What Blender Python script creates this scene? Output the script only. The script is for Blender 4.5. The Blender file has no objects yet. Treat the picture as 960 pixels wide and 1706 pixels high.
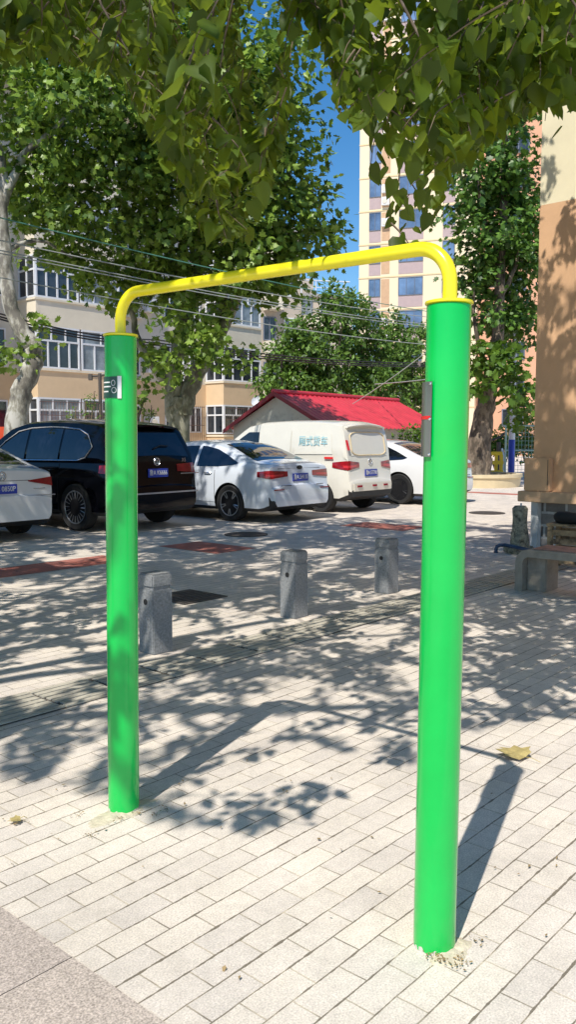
import bpy, bmesh, math, random
import numpy as np
from mathutils import Vector, Matrix, noise
random.seed(7); rng = np.random.default_rng(7)
R = math.radians; pi = math.pi
scene = bpy.context.scene
col = scene.collection

# ------------------------------------------------------------------ camera
FPX = 1400.0; CAMH = 1.5; PITCH = math.atan(123 / FPX)
cd = bpy.data.cameras.new('camera'); cam = bpy.data.objects.new('camera', cd); col.objects.link(cam)
cam.location = (0, 0, CAMH); cam.rotation_euler = (pi / 2 - PITCH, 0, 0)
cd.sensor_fit = 'VERTICAL'; cd.sensor_height = 36; cd.lens = FPX / 1706 * 36; cd.clip_end = 2000; cd.clip_start = 0.05
scene.camera = cam
_c, _s = math.cos(PITCH), math.sin(PITCH)

def ray(px, py):
    u = (px - 480) / FPX; v = (853 - py) / FPX
    return Vector((u, _c + v * _s, v * _c - _s))
def at(px, py, Y):
    d = ray(px, py); t = Y / d.y
    return Vector((d.x * t, Y, CAMH + d.z * t))
def ground(px, py, z=0.0):
    d = ray(px, py); t = (z - CAMH) / d.z
    return Vector((d.x * t, d.y * t, z))
def proj(x, y, z):
    z = z - CAMH
    f = y * _c - z * _s; v = y * _s + z * _c
    if f < 0.05: return None
    return 480 + FPX * x / f, 853 - FPX * v / f

ROW = R(48.5)            # direction of the paving courses and of the parking row
SUN = Vector((-0.295, -0.695, 1.0))

# ------------------------------------------------------------------ materials
def newmat(name):
    m = bpy.data.materials.new(name); m.use_nodes = True
    nt = m.node_tree; b = nt.nodes['Principled BSDF']
    return m, nt, b
def N(nt, t, **kw):
    n = nt.nodes.new(t)
    for k, v in kw.items():
        if k in n.inputs.keys(): n.inputs[k].default_value = v
        else: setattr(n, k, v)
    return n
def mat(name, c, rough=.6, metal=0.0, var=.12, scale=3.0, bump=0.0, bscale=40.0, coat=0.0, spec=.5, dirt=None, zdirt=None):
    m, nt, b = newmat(name)
    L = nt.links
    b.inputs['Roughness'].default_value = rough; b.inputs['Metallic'].default_value = metal
    b.inputs['Coat Weight'].default_value = coat; b.inputs['Specular IOR Level'].default_value = spec
    tc = N(nt, 'ShaderNodeTexCoord')
    n1 = N(nt, 'ShaderNodeTexNoise', Scale=scale, Detail=6.0, Roughness=.65)
    L.new(tc.outputs['Object'], n1.inputs['Vector'])
    rp = N(nt, 'ShaderNodeValToRGB')
    rp.color_ramp.elements[0].position = .3; rp.color_ramp.elements[1].position = .7
    lo = tuple(max(0, x * (1 - var)) for x in c); hi = tuple(min(1, x * (1 + var)) for x in c)
    rp.color_ramp.elements[0].color = lo + (1,); rp.color_ramp.elements[1].color = hi + (1,)
    L.new(n1.outputs['Fac'], rp.inputs['Fac'])
    out = rp.outputs['Color']
    if dirt:
        n2 = N(nt, 'ShaderNodeTexNoise', Scale=dirt[1], Detail=8.0, Roughness=.7)
        L.new(tc.outputs['Object'], n2.inputs['Vector'])
        r2 = N(nt, 'ShaderNodeValToRGB'); r2.color_ramp.elements[0].position = dirt[2]; r2.color_ramp.elements[1].position = dirt[2] + .12
        L.new(n2.outputs['Fac'], r2.inputs['Fac'])
        mx = N(nt, 'ShaderNodeMix', data_type='RGBA'); mx.inputs['B'].default_value = tuple(dirt[0]) + (1,)
        ml = N(nt, 'ShaderNodeMath', operation='MULTIPLY'); ml.inputs[1].default_value = dirt[3] if len(dirt) > 3 else 1
        L.new(r2.outputs['Color'], ml.inputs[0]); L.new(ml.outputs[0], mx.inputs['Factor'])
        L.new(out, mx.inputs[6]); mx.inputs[7].default_value = tuple(dirt[0]) + (1,); out = mx.outputs[2]
    if zdirt:
        sx = N(nt, 'ShaderNodeSeparateXYZ'); L.new(tc.outputs['Object'], sx.inputs[0])
        n3 = N(nt, 'ShaderNodeTexNoise', Scale=45.0, Detail=4.0); L.new(tc.outputs['Object'], n3.inputs['Vector'])
        a = N(nt, 'ShaderNodeMath', operation='MULTIPLY_ADD'); a.inputs[1].default_value = -zdirt[1] * 2.2; a.inputs[2].default_value = zdirt[1] * 1.35
        L.new(n3.outputs['Fac'], a.inputs[0])
        lt = N(nt, 'ShaderNodeMath', operation='LESS_THAN'); L.new(sx.outputs['Z'], lt.inputs[0]); L.new(a.outputs[0], lt.inputs[1])
        mx = N(nt, 'ShaderNodeMix', data_type='RGBA'); L.new(lt.outputs[0], mx.inputs['Factor'])
        L.new(out, mx.inputs[6]); mx.inputs[7].default_value = tuple(zdirt[0]) + (1,); out = mx.outputs[2]
    L.new(out, b.inputs['Base Color'])
    if bump:
        nb = N(nt, 'ShaderNodeTexNoise', Scale=bscale, Detail=5.0)
        L.new(tc.outputs['Object'], nb.inputs['Vector'])
        bp = N(nt, 'ShaderNodeBump', Strength=bump, Distance=.02)
        L.new(nb.outputs['Fac'], bp.inputs['Height']); L.new(bp.outputs['Normal'], b.inputs['Normal'])
    return m

def leafmat(name, dark, light, trans, tmix=.38, rough=.5):
    m, nt, b = newmat(name); L = nt.links
    at_ = N(nt, 'ShaderNodeAttribute', attribute_name='tint')
    rp = N(nt, 'ShaderNodeValToRGB'); rp.color_ramp.elements[0].color = dark + (1,); rp.color_ramp.elements[1].color = light + (1,)
    L.new(at_.outputs['Fac'], rp.inputs['Fac']); L.new(rp.outputs['Color'], b.inputs['Base Color'])
    b.inputs['Roughness'].default_value = rough; b.inputs['Specular IOR Level'].default_value = .45
    tr = N(nt, 'ShaderNodeBsdfTranslucent')
    r2 = N(nt, 'ShaderNodeValToRGB'); r2.color_ramp.elements[0].color = tuple(x * .6 for x in trans) + (1,); r2.color_ramp.elements[1].color = trans + (1,)
    L.new(at_.outputs['Fac'], r2.inputs['Fac']); L.new(r2.outputs['Color'], tr.inputs['Color'])
    mx = N(nt, 'ShaderNodeMixShader'); mx.inputs[0].default_value = tmix
    L.new(b.outputs[0], mx.inputs[1]); L.new(tr.outputs[0], mx.inputs[2])
    L.new(mx.outputs[0], nt.nodes['Material Output'].inputs['Surface'])
    return m

def pavermat(name, c1, c2, mortar, bw=.2, bh=.1, ms=.0035, speck=.25, stain=.25, rough=.85, offset=.5, speckscale=350.0, vary=False):
    m, nt, b = newmat(name); L = nt.links
    tc = N(nt, 'ShaderNodeTexCoord')
    wob = N(nt, 'ShaderNodeTexNoise', Scale=6.0, Detail=2.0); L.new(tc.outputs['Object'], wob.inputs['Vector'])
    vm = N(nt, 'ShaderNodeVectorMath', operation='MULTIPLY_ADD')
    sb = N(nt, 'ShaderNodeVectorMath', operation='SUBTRACT'); L.new(wob.outputs['Color'], sb.inputs[0]); sb.inputs[1].default_value = (.5, .5, .5)
    L.new(sb.outputs[0], vm.inputs[0]); vm.inputs[1].default_value = (.008, .008, 0); L.new(tc.outputs['Object'], vm.inputs[2])
    br = N(nt, 'ShaderNodeTexBrick', offset=offset, squash=1.0); L.new(vm.outputs[0], br.inputs['Vector'])
    br.inputs['Color1'].default_value = c1 + (1,); br.inputs['Color2'].default_value = c2 + (1,); br.inputs['Mortar'].default_value = mortar + (1,)
    br.inputs['Scale'].default_value = 1; br.inputs['Mortar Size'].default_value = ms; br.inputs['Mortar Smooth'].default_value = .25
    br.inputs['Brick Width'].default_value = bw; br.inputs['Row Height'].default_value = bh
    if vary:
        mn = N(nt, 'ShaderNodeTexNoise', Scale=4.5, Detail=4.0); L.new(tc.outputs['Object'], mn.inputs['Vector'])
        mrp = N(nt, 'ShaderNodeValToRGB'); mrp.color_ramp.elements[0].position = .40; mrp.color_ramp.elements[1].position = .58
        mrp.color_ramp.elements[0].color = tuple(x * .6 for x in mortar) + (1,); mrp.color_ramp.elements[1].color = tuple(x * 1.35 for x in mortar) + (1,)
        L.new(mn.outputs['Fac'], mrp.inputs['Fac']); L.new(mrp.outputs['Color'], br.inputs['Mortar'])
    n1 = N(nt, 'ShaderNodeTexNoise', Scale=speckscale, Detail=2.0); L.new(tc.outputs['Object'], n1.inputs['Vector'])
    n2 = N(nt, 'ShaderNodeTexNoise', Scale=1.7, Detail=9.0, Roughness=.7); L.new(tc.outputs['Object'], n2.inputs['Vector'])
    n3 = N(nt, 'ShaderNodeTexNoise', Scale=28.0, Detail=6.0, Roughness=.7); L.new(tc.outputs['Object'], n3.inputs['Vector'])
    def mr(n, lo, hi):
        x = N(nt, 'ShaderNodeMapRange'); x.inputs[1].default_value = .25; x.inputs[2].default_value = .75; x.inputs[3].default_value = lo; x.inputs[4].default_value = hi
        L.new(n.outputs['Fac'], x.inputs[0]); return x.outputs[0]
    a = mr(n1, 1 - speck, 1 + speck); c = mr(n2, 1 - stain, 1 + stain * .6); d = mr(n3, .88, 1.1)
    mu = N(nt, 'ShaderNodeMath', operation='MULTIPLY'); L.new(a, mu.inputs[0]); L.new(c, mu.inputs[1])
    mu2 = N(nt, 'ShaderNodeMath', operation='MULTIPLY'); L.new(mu.outputs[0], mu2.inputs[0]); L.new(d, mu2.inputs[1])
    csrc = br.outputs['Color']
    if vary:
        sy = N(nt, 'ShaderNodeSeparateXYZ'); L.new(vm.outputs[0], sy.inputs[0])
        pp = N(nt, 'ShaderNodeMath', operation='PINGPONG'); L.new(sy.outputs['Y'], pp.inputs[0]); pp.inputs[1].default_value = bh / 2
        jn = N(nt, 'ShaderNodeTexNoise', Scale=26.0, Detail=4.0); L.new(tc.outputs['Object'], jn.inputs['Vector'])
        jm = N(nt, 'ShaderNodeTexNoise', Scale=3.2, Detail=3.0); L.new(tc.outputs['Object'], jm.inputs['Vector'])
        wd = N(nt, 'ShaderNodeMath', operation='MULTIPLY'); L.new(jn.outputs['Fac'], wd.inputs[0]); L.new(jm.outputs['Fac'], wd.inputs[1])
        ws = N(nt, 'ShaderNodeMath', operation='MULTIPLY_ADD'); L.new(wd.outputs[0], ws.inputs[0]); ws.inputs[1].default_value = .021; ws.inputs[2].default_value = -.0031
        lt = N(nt, 'ShaderNodeMath', operation='LESS_THAN'); L.new(pp.outputs[0], lt.inputs[0]); L.new(ws.outputs[0], lt.inputs[1])
        jx = N(nt, 'ShaderNodeMix', data_type='RGBA'); L.new(lt.outputs[0], jx.inputs['Factor']); L.new(csrc, jx.inputs[6]); jx.inputs[7].default_value = (.22, .185, .14, 1)
        # blotchy stains
        st = N(nt, 'ShaderNodeTexNoise', Scale=7.0, Detail=8.0, Roughness=.75); L.new(tc.outputs['Object'], st.inputs['Vector'])
        sr = N(nt, 'ShaderNodeMapRange'); sr.inputs[1].default_value = .60; sr.inputs[2].default_value = .78; sr.inputs[3].default_value = 0; sr.inputs[4].default_value = .5
        L.new(st.outputs['Fac'], sr.inputs[0])
        s2 = N(nt, 'ShaderNodeMix', data_type='RGBA'); L.new(sr.outputs[0], s2.inputs['Factor']); L.new(jx.outputs[2], s2.inputs[6]); s2.inputs[7].default_value = (.42, .33, .22, 1)
        csrc = s2.outputs[2]
    mx = N(nt, 'ShaderNodeVectorMath', operation='SCALE'); L.new(csrc, mx.inputs[0]); L.new(mu2.outputs[0], mx.inputs['Scale'])
    L.new(mx.outputs[0], b.inputs['Base Color']); b.inputs['Roughness'].default_value = rough; b.inputs['Specular IOR Level'].default_value = .3
    ad = N(nt, 'ShaderNodeMath', operation='MULTIPLY_ADD'); L.new(br.outputs['Fac'], ad.inputs[0]); ad.inputs[1].default_value = -1.0
    sm = N(nt, 'ShaderNodeMath', operation='MULTIPLY'); L.new(n1.outputs['Fac'], sm.inputs[0]); sm.inputs[1].default_value = .35
    L.new(sm.outputs[0], ad.inputs[2])
    bp = N(nt, 'ShaderNodeBump', Strength=.45, Distance=.004); L.new(ad.outputs[0], bp.inputs['Height']); L.new(bp.outputs['Normal'], b.inputs['Normal'])
    return m

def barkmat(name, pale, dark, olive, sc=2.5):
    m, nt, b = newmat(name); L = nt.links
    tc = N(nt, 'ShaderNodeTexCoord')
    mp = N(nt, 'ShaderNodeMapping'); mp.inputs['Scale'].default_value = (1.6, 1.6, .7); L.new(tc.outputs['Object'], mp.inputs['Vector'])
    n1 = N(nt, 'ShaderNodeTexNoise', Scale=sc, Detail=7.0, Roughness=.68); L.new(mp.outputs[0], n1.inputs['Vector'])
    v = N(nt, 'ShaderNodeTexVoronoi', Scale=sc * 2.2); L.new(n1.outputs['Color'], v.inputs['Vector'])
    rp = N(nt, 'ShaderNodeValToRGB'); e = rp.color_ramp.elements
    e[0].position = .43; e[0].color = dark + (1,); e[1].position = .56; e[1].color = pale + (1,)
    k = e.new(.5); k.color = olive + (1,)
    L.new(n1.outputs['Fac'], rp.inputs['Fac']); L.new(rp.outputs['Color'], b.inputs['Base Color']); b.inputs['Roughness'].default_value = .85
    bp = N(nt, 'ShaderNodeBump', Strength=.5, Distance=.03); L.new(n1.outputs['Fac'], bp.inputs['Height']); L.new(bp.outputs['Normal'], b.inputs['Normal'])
    return m

M = {}
M['pavers'] = pavermat('light_pavers', (.77, .68, .58), (.67, .595, .525), (.44, .375, .29), ms=.0028, speck=.24, stain=.25, speckscale=170.0, vary=True)
M['redpave'] = pavermat('red_pavers', (.55, .17, .12), (.48, .19, .15), (.16, .08, .06))
M['granite'] = pavermat('granite_slabs', (.50, .42, .36), (.47, .395, .345), (.06, .05, .045), bw=3.0, bh=.50, ms=.002, speck=.5, stain=.12, speckscale=170.0)
M['green'] = mat('green_paint', (.0, .52, .078), .2, coat=.3, var=.06, scale=5, bump=.03, bscale=9, dirt=((.12, .42, .12), 22, .68, .55), zdirt=((.62, .60, .52), .028))
M['yellow'] = mat('yellow_paint', (.90, .79, .02), .25, coat=.3, var=.06, scale=8, dirt=((.55, .42, .03), 25, .67, .6))
M['signgreen'] = mat('sign_green', (.012, .07, .05), .35)
M['white'] = mat('white_plastic', (.8, .8, .78), .4, var=.04)
M['grey_metal'] = mat('brushed_metal', (.3, .31, .3), .3, .85, var=.2)
M['red'] = mat('red_print', (.75, .02, .02), .4)
M['stone'] = mat('bollard_granite', (.25, .255, .26), .75, var=.35, scale=60, bump=.3, bscale=150, dirt=((.16, .16, .15), 3.0, .56, .6))
M['dark'] = mat('dark_hole', (.015, .015, .016), .8)
M['tactile'] = mat('tactile_concrete', (.46, .42, .34), .85, var=.25, scale=9, bump=.2)
M['dirtshade'] = mat('dirt_shadow_joint', (.10, .085, .07), .9)  # dark colour holds both dirt and the shadow between the raised bars
M['iron'] = mat('cast_iron', (.10, .085, .075), .7, .3, var=.3, scale=20)
M['bench'] = mat('bench_concrete', (.30, .265, .22), .7, var=.25, scale=8, bump=.2, dirt=((.14, .13, .11), 4, .55, .6))
M['benchred'] = mat('bench_red_top', (.42, .22, .17), .7, var=.3, scale=7)
M['cream_wall'] = mat('cream_render', (.80, .71, .49), .85, var=.06, scale=1.5, bump=.12, bscale=90)
M['tan_wall'] = mat('tan_render', (.66, .40, .225), .85, var=.12, scale=1.2, bump=.15, bscale=90)
M['ledge'] = mat('ledge_render', (.58, .37, .22), .8, var=.1)
M['plinth'] = pavermat('plinth_blocks', (.42, .39, .37), (.10, .09, .085), (.5, .5, .49), bw=.30, bh=.17, ms=.018, speck=.3, stain=.5)
M['whitewash'] = mat('whitewash', (.62, .63, .63), .8, var=.2, scale=6)
M['wood'] = mat('weathered_wood', (.33, .23, .13), .8, var=.4, scale=14, dirt=((.07, .05, .035), 6, .5, .9))
M['black'] = mat('black_cloth', (.012, .012, .013), .8)
M['stump'] = mat('weathered_stump', (.30, .28, .21), .9, var=.5, scale=18, bump=.5, bscale=40, dirt=((.05, .045, .035), 12, .5, .9))
M['bluepipe'] = mat('blue_pipe', (.02, .05, .11), .4)
M['bluepaint'] = mat('blue_paint', (.01, .05, .42), .4)
M['polegrey'] = mat('pole_grey', (.62, .65, .70), .4, var=.15)
M['palegreen'] = mat('pale_green_metal', (.35, .5, .43), .5)
M['yplastic'] = mat('yellow_plastic', (.85, .58, .02), .4)
M['planter'] = mat('planter_cream', (.68, .56, .36), .8, var=.1)
M['soil'] = mat('soil', (.13, .10, .07), .95, var=.4, scale=20)
M['bcream'] = mat('facade_cream', (.77, .69, .54), .85, var=.08, scale=.8, dirt=((.50, .43, .34), .8, .56, .5))
M['btan'] = mat('facade_tan', (.69, .51, .32), .85, var=.08, scale=.8)
M['bgrey'] = mat('facade_grey', (.70, .64, .53), .85, var=.1, scale=.8)
M['bdull'] = mat('facade_dull', (.50, .43, .35), .85, var=.12, scale=.5)
M['broof'] = mat('roof_slab', (.35, .34, .33), .9)
M['tcream'] = mat('tower_cream', (.80, .67, .46), .85, var=.04, scale=.2)
M['tband'] = mat('tower_band', (.74, .57, .33), .85, var=.05)
M['torange'] = mat('tower_orange', (.68, .36, .22), .85, var=.05, scale=.3)
M['tmauve'] = mat('tower_mauve', (.46, .35, .34), .85, var=.06)
M['frame_white'] = mat('window_frame_white', (.75, .76, .78), .5, var=.05)
M['frame_dark'] = mat('window_frame_dark', (.14, .16, .21), .4)
M['glass'] = mat('dark_glass', (.030, .036, .045), .04, var=.9, scale=.9, spec=.8)
M['glassblue'] = mat('blue_glass', (.12, .19, .32), .06, var=.6, scale=.35, spec=1.0)
M['curtain'] = mat('curtained_glass', (.22, .25, .27), .1, var=.6, scale=1.3)
M['rail'] = mat('iron_bars', (.16, .10, .08), .6, .3)
M['shedwall'] = mat('shed_wall', (.56, .55, .46), .85, var=.12, scale=1.5, dirt=((.25, .24, .19), 1.6, .55, .7))
M['redroof'] = mat('red_sheet_roof', (.60, .035, .06), .45, var=.22, scale=1.5, dirt=((.42, .06, .06), 3, .58, .6))
M['reddark'] = mat('dark_red_trim', (.22, .02, .03), .6)
M['wirew'] = mat('pale_wire', (.42, .45, .42), .6)
M['wireg'] = mat('green_wire', (.10, .30, .22), .6)
M['wireb'] = mat('black_cable', (.03, .028, .03), .7)
M['bark'] = barkmat('plane_bark', (.50, .48, .43), (.17, .155, .13), (.33, .31, .25))
M['bark_shade'] = barkmat('shaded_plane_bark', (.30, .29, .22), (.12, .11, .075), (.19, .19, .12))  # plane bark made darker and greener, crown shade put into its colour
M['barkd'] = barkmat('dull_bark', (.24, .19, .14), (.09, .07, .05), (.16, .12, .09), 4)
M['twig'] = mat('twig', (.15, .11, .07), .8)
M['leaf_near'] = leafmat('near_leaf', (.030, .066, .006), (.10, .17, .015), (.36, .47, .03), .44)
M['leaf_plane'] = leafmat('plane_leaf', (.04, .105, .014), (.33, .47, .07), (.26, .40, .04), .30, .42)
M['leaf_dark'] = leafmat('dark_leaf', (.025, .07, .012), (.17, .32, .05), (.17, .32, .035), .28, .42)
M['leaf_fine'] = leafmat('fine_leaf', (.03, .08, .012), (.21, .36, .06), (.20, .33, .045), .30)
M['leaf_bright'] = leafmat('bright_leaf', (.05, .12, .015), (.15, .27, .03), (.20, .33, .03), .32)
M['dry'] = mat('dry_leaf', (.42, .33, .13), .8, var=.3, scale=30)
M['litter'] = mat('dry_litter', (.30, .21, .10), .9, var=.5, scale=30)
M['sand'] = mat('sandy_dirt', (.62, .54, .40), .95, var=.25, scale=30, bump=.3, bscale=120)
M['carwhite'] = mat('white_car_paint', (.78, .79, .81), .18, coat=.8, var=.02)
M['carblue'] = mat('bluish_white_car_paint', (.74, .79, .87), .16, coat=.8, var=.02)
M['vanwhite'] = mat('cream_van_paint', (.76, .73, .65), .25, coat=.5, var=.03)
M['carblack'] = mat('black_car_paint', (.003, .003, .005), .06, coat=.08, var=.05, spec=.25)
M['carglass'] = mat('car_glass', (.006, .008, .015), .03, var=.3, spec=.9)
M['cladding'] = mat('black_car_plastic', (.018, .018, .02), .55)
M['chrome'] = mat('chrome_trim', (.75, .76, .78), .15, .9)
M['lampred'] = mat('tail_lamp_red', (.30, .008, .015), .12, coat=.6, var=.25, scale=9)
M['lampglow'] = mat('tail_lamp_bright', (.62, .03, .04), .2, coat=.6)
M['tyre'] = mat('tyre_rubber', (.018, .018, .019), .8)
M['alloy'] = mat('alloy_rim', (.60, .61, .63), .28, .8)
M['alloyd'] = mat('dark_alloy', (.03, .03, .034), .35, .5)
M['plate_blue'] = mat('plate_blue', (.02, .05, .42), .4, var=.04)
M['cyan'] = mat('cyan_lettering', (.33, .60, .68), .5)
M['ltblue'] = mat('light_blue_board', (.35, .60, .68), .5)
M['orangered'] = mat('orange_red_board', (.62, .07, .02), .6)

# ------------------------------------------------------------------ helpers
def tag(o, label=None, cat=None, group=None, kind=None):
    if label: o['label'] = label
    if cat: o['category'] = cat
    if group: o['group'] = group
    if kind: o['kind'] = kind
    return o
def empty(name, loc, rz=0.0, label=None, cat=None, group=None):
    o = bpy.data.objects.new(name, None); col.objects.link(o); o.location = loc; o.rotation_euler = (0, 0, rz)
    o.empty_display_size = .2
    return tag(o, label, cat, group)

class MB:
    def __init__(s): s.v = []; s.f = []; s.m = []
    def add(s, vs, fs, mi=0, T=None):
        k = len(s.v)
        s.v += [tuple(T @ Vector(p)) if T is not None else tuple(p) for p in vs]
        s.f += [tuple(i + k for i in f) for f in fs]; s.m += [mi] * len(fs); return s
    def box(s, x0, x1, y0, y1, z0, z1, mi=0, T=None):
        vs = [(x0, y0, z0), (x1, y0, z0), (x1, y1, z0), (x0, y1, z0), (x0, y0, z1), (x1, y0, z1), (x1, y1, z1), (x0, y1, z1)]
        return s.add(vs, [(0, 3, 2, 1), (4, 5, 6, 7), (0, 1, 5, 4), (1, 2, 6, 5), (2, 3, 7, 6), (3, 0, 4, 7)], mi, T)
    def tube(s, pts, rads, n=8, mi=0, cap=True, T=None):
        pts = [Vector(p) for p in pts]
        if not hasattr(rads, '__len__'): rads = [rads] * len(pts)
        vs = []; prev = None
        for i, p in enumerate(pts):
            d = (pts[min(i + 1, len(pts) - 1)] - pts[max(i - 1, 0)]).normalized()
            if prev is None:
                a = Vector((0, 0, 1)) if abs(d.z) < .9 else Vector((1, 0, 0)); u = d.cross(a).normalized()
            else: u = (prev - d * prev.dot(d)).normalized()
            prev = u; w = d.cross(u)
            for k in range(n):
                t = 2 * pi * k / n; vs.append(p + (u * math.cos(t) + w * math.sin(t)) * rads[i])
        fs = []
        for i in range(len(pts) - 1):
            for k in range(n):
                k2 = (k + 1) % n; fs.append((i * n + k, i * n + k2, (i + 1) * n + k2, (i + 1) * n + k))
        if cap: fs += [tuple(reversed(range(n))), tuple((len(pts) - 1) * n + k for k in range(n))]
        return s.add(vs, fs, mi, T)
    def lathe(s, prof, n=24, mi=0, T=None):
        vs = []; fs = []
        for r, z in prof:
            for k in range(n):
                t = 2 * pi * k / n; vs.append((r * math.cos(t), r * math.sin(t), z))
        for i in range(len(prof) - 1):
            for k in range(n):
                k2 = (k + 1) % n; fs.append((i * n + k, i * n + k2, (i + 1) * n + k2, (i + 1) * n + k))
        fs += [tuple(reversed(range(n))), tuple((len(prof) - 1) * n + k for k in range(n))]
        return s.add(vs, fs, mi, T)
    def mesh(s, name):
        me = bpy.data.meshes.new(name); me.from_pydata(s.v, [], s.f); me.polygons.foreach_set('material_index', s.m); me.update(); return me
    def build(s, name, mats, parent=None, smooth=None, bevel=0.0, label=None, cat=None, group=None, kind=None, loc=None, rz=0.0, recalc=True):
        me = s.mesh(name)
        if not isinstance(mats, (list, tuple)): mats = [mats]
        for m in mats: me.materials.append(M[m] if isinstance(m, str) else m)
        if recalc or bevel:
            bm = bmesh.new(); bm.from_mesh(me)
            if recalc: bmesh.ops.recalc_face_normals(bm, faces=bm.faces)
            if bevel:
                es = [e for e in bm.edges if len(e.link_faces) == 2 and e.calc_face_angle(0) > .5]
                bmesh.ops.bevel(bm, geom=es, offset=bevel, segments=2, affect='EDGES', clamp_overlap=True)
            bm.to_mesh(me); bm.free()
        if smooth is not None:
            me.polygons.foreach_set('use_smooth', [True] * len(me.polygons)); me.set_sharp_from_angle(angle=R(smooth))
        o = bpy.data.objects.new(name, me); col.objects.link(o); o.parent = parent
        if loc is not None: o.location = loc
        if rz: o.rotation_euler = (0, 0, rz)
        return tag(o, label, cat, group, kind)

def text_part(body, size, m, parent, T, name='lettering', width=None, ex=.0015):
    cu = bpy.data.curves.new('tmp_text', 'FONT'); cu.body = body; cu.size = size; cu.extrude = ex; cu.align_x = 'CENTER'; cu.align_y = 'CENTER'; cu.resolution_u = 3
    o = bpy.data.objects.new('tmp_text', cu); col.objects.link(o)
    dg = bpy.context.evaluated_depsgraph_get(); dg.update()
    me = bpy.data.meshes.new_from_object(o.evaluated_get(dg)); bpy.data.objects.remove(o); bpy.data.curves.remove(cu)
    me.name = name
    if width and len(me.vertices):
        xs = [v.co.x for v in me.vertices]; k = width / max(1e-6, max(xs) - min(xs)); c = (max(xs) + min(xs)) / 2
        for v in me.vertices: v.co.x = (v.co.x - c) * k
    me.transform(T); me.materials.clear(); me.materials.append(M[m])
    ob = bpy.data.objects.new(name, me); col.objects.link(ob); ob.parent = parent
    return ob
def axes(x, y, z, o):
    return Matrix(((x[0], y[0], z[0], o[0]), (x[1], y[1], z[1], o[1]), (x[2], y[2], z[2], o[2]), (0, 0, 0, 1)))

# leaves: numpy-built meshes
def norm(a): return a / np.maximum(np.linalg.norm(a, axis=1, keepdims=True), 1e-9)
def heart():
    mid = [(0, 0, 0), (0, .35, 0), (0, .7, -.02), (0, 1.05, -.10)]
    rs = [(.24, -.08, .05), (.42, .14, .09), (.43, .38, .09), (.24, .74, .04)]
    v = mid + rs + [(-x, y, z) for x, y, z in rs]
    f = [(0, 4, 5), (0, 5, 1), (1, 5, 6), (1, 6, 2), (2, 6, 7), (2, 7, 3)]
    g = [(a, c + 4 if c > 3 else c, b + 4 if b > 3 else b) for a, b, c in f]
    return np.array(v, float), np.array(f + g)
def lobed():
    v = [(0, .30, 0)]; out = [(-90, .30), (-50, .42), (-20, .40), (-2, .62), (22, .40), (48, .66), (68, .44), (90, .75)]
    for a, r in out: v.append((r * math.cos(R(a)), .3 + r * math.sin(R(a)), .05 * r))
    for a, r in out[1:-1][::-1]: v.append((-r * math.cos(R(a)), .3 + r * math.sin(R(a)), .05 * r))
    n = len(v) - 1
    return np.array(v, float), np.array([(0, i, i % n + 1) for i in range(1, n + 1)])
def rhomb():
    return np.array([(0, 0, 0), (.3, .45, .06), (0, 1, 0), (-.3, .45, .06)], float), np.array([(0, 1, 2), (0, 2, 3)])
TPL = {'heart': heart(), 'lobed': lobed(), 'rhomb': rhomb()}
def leaves(name, tpl, P, axis, nrm, size, mname, parent, tint=None):
    tv, tf = TPL[tpl]; n = len(P)
    y = norm(axis); x = norm(np.cross(y, nrm)); z = np.cross(x, y)
    wx_ = rng.uniform(.72, 1.15, n)[:, None]; cu_ = rng.normal(0, .22, n)[:, None]; fo_ = rng.normal(.12, .25, n)[:, None]
    lx = tv[None, :, 0] * wx_; ly = tv[None, :, 1] + 0 * wx_; lz = tv[None, :, 2] + cu_ * tv[None, :, 1] ** 2 + fo_ * np.abs(tv[None, :, 0])
    V = P[:, None, :] + size[:, None, None] * (lx[..., None] * x[:, None, :] + ly[..., None] * y[:, None, :] + lz[..., None] * z[:, None, :])
    F = (tf[None] + (np.arange(n) * len(tv))[:, None, None]).reshape(-1, 3)
    V = V.reshape(-1, 3)
    me = bpy.data.meshes.new(name); me.vertices.add(len(V)); me.vertices.foreach_set('co', V.astype(np.float32).ravel())
    me.loops.add(F.size); me.loops.foreach_set('vertex_index', F.astype(np.int32).ravel())
    me.polygons.add(len(F)); me.polygons.foreach_set('loop_start', np.arange(0, F.size, 3, dtype=np.int32))
    me.update(calc_edges=True)
    if tint is None: tint = rng.random(n)
    a = me.attributes.new('tint', 'FLOAT', 'FACE'); a.data.foreach_set('value', np.repeat(tint, len(tf)).astype(np.float32))
    me.materials.append(M[mname])
    o = bpy.data.objects.new(name, me); col.objects.link(o); o.parent = parent
    return o
def lobe_leaves(lobes, lsize, dens, clump=.35, per=14, droop=.35):
    """lobes: (centre, radius). Leaves sit in small clumps spread through each lobe, more of them near its surface."""
    Ps, As, Ns = [], [], []
    for c, r in lobes:
        nc = max(3, int(dens * r * r / (clump * clump)))
        d = norm(rng.normal(size=(nc, 3)))
        rad = r * (rng.random(nc) ** .4) * (1 + .22 * rng.normal(size=nc))
        C = np.array(c) + d * rad[:, None] * np.array([1, 1, .85])
        k = np.repeat(np.arange(nc), per)
        off = rng.normal(size=(nc * per, 3)) * clump * .55 * np.array([1, 1, .7])
        P = C[k] + off
        out = norm(d[k] + norm(off) * .6)
        ax = norm(out * .7 + rng.normal(size=out.shape) * .6 - np.array([0, 0, droop]))
        nm = norm(out * .6 + rng.normal(size=out.shape) * .45 + np.array([0, 0, .7]))
        Ps.append(P); As.append(ax); Ns.append(nm)
    P = np.concatenate(Ps); A = np.concatenate(As); Nn = np.concatenate(Ns)
    return P, A, Nn, lsize * (.65 + .6 * rng.random(len(P)))

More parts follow.
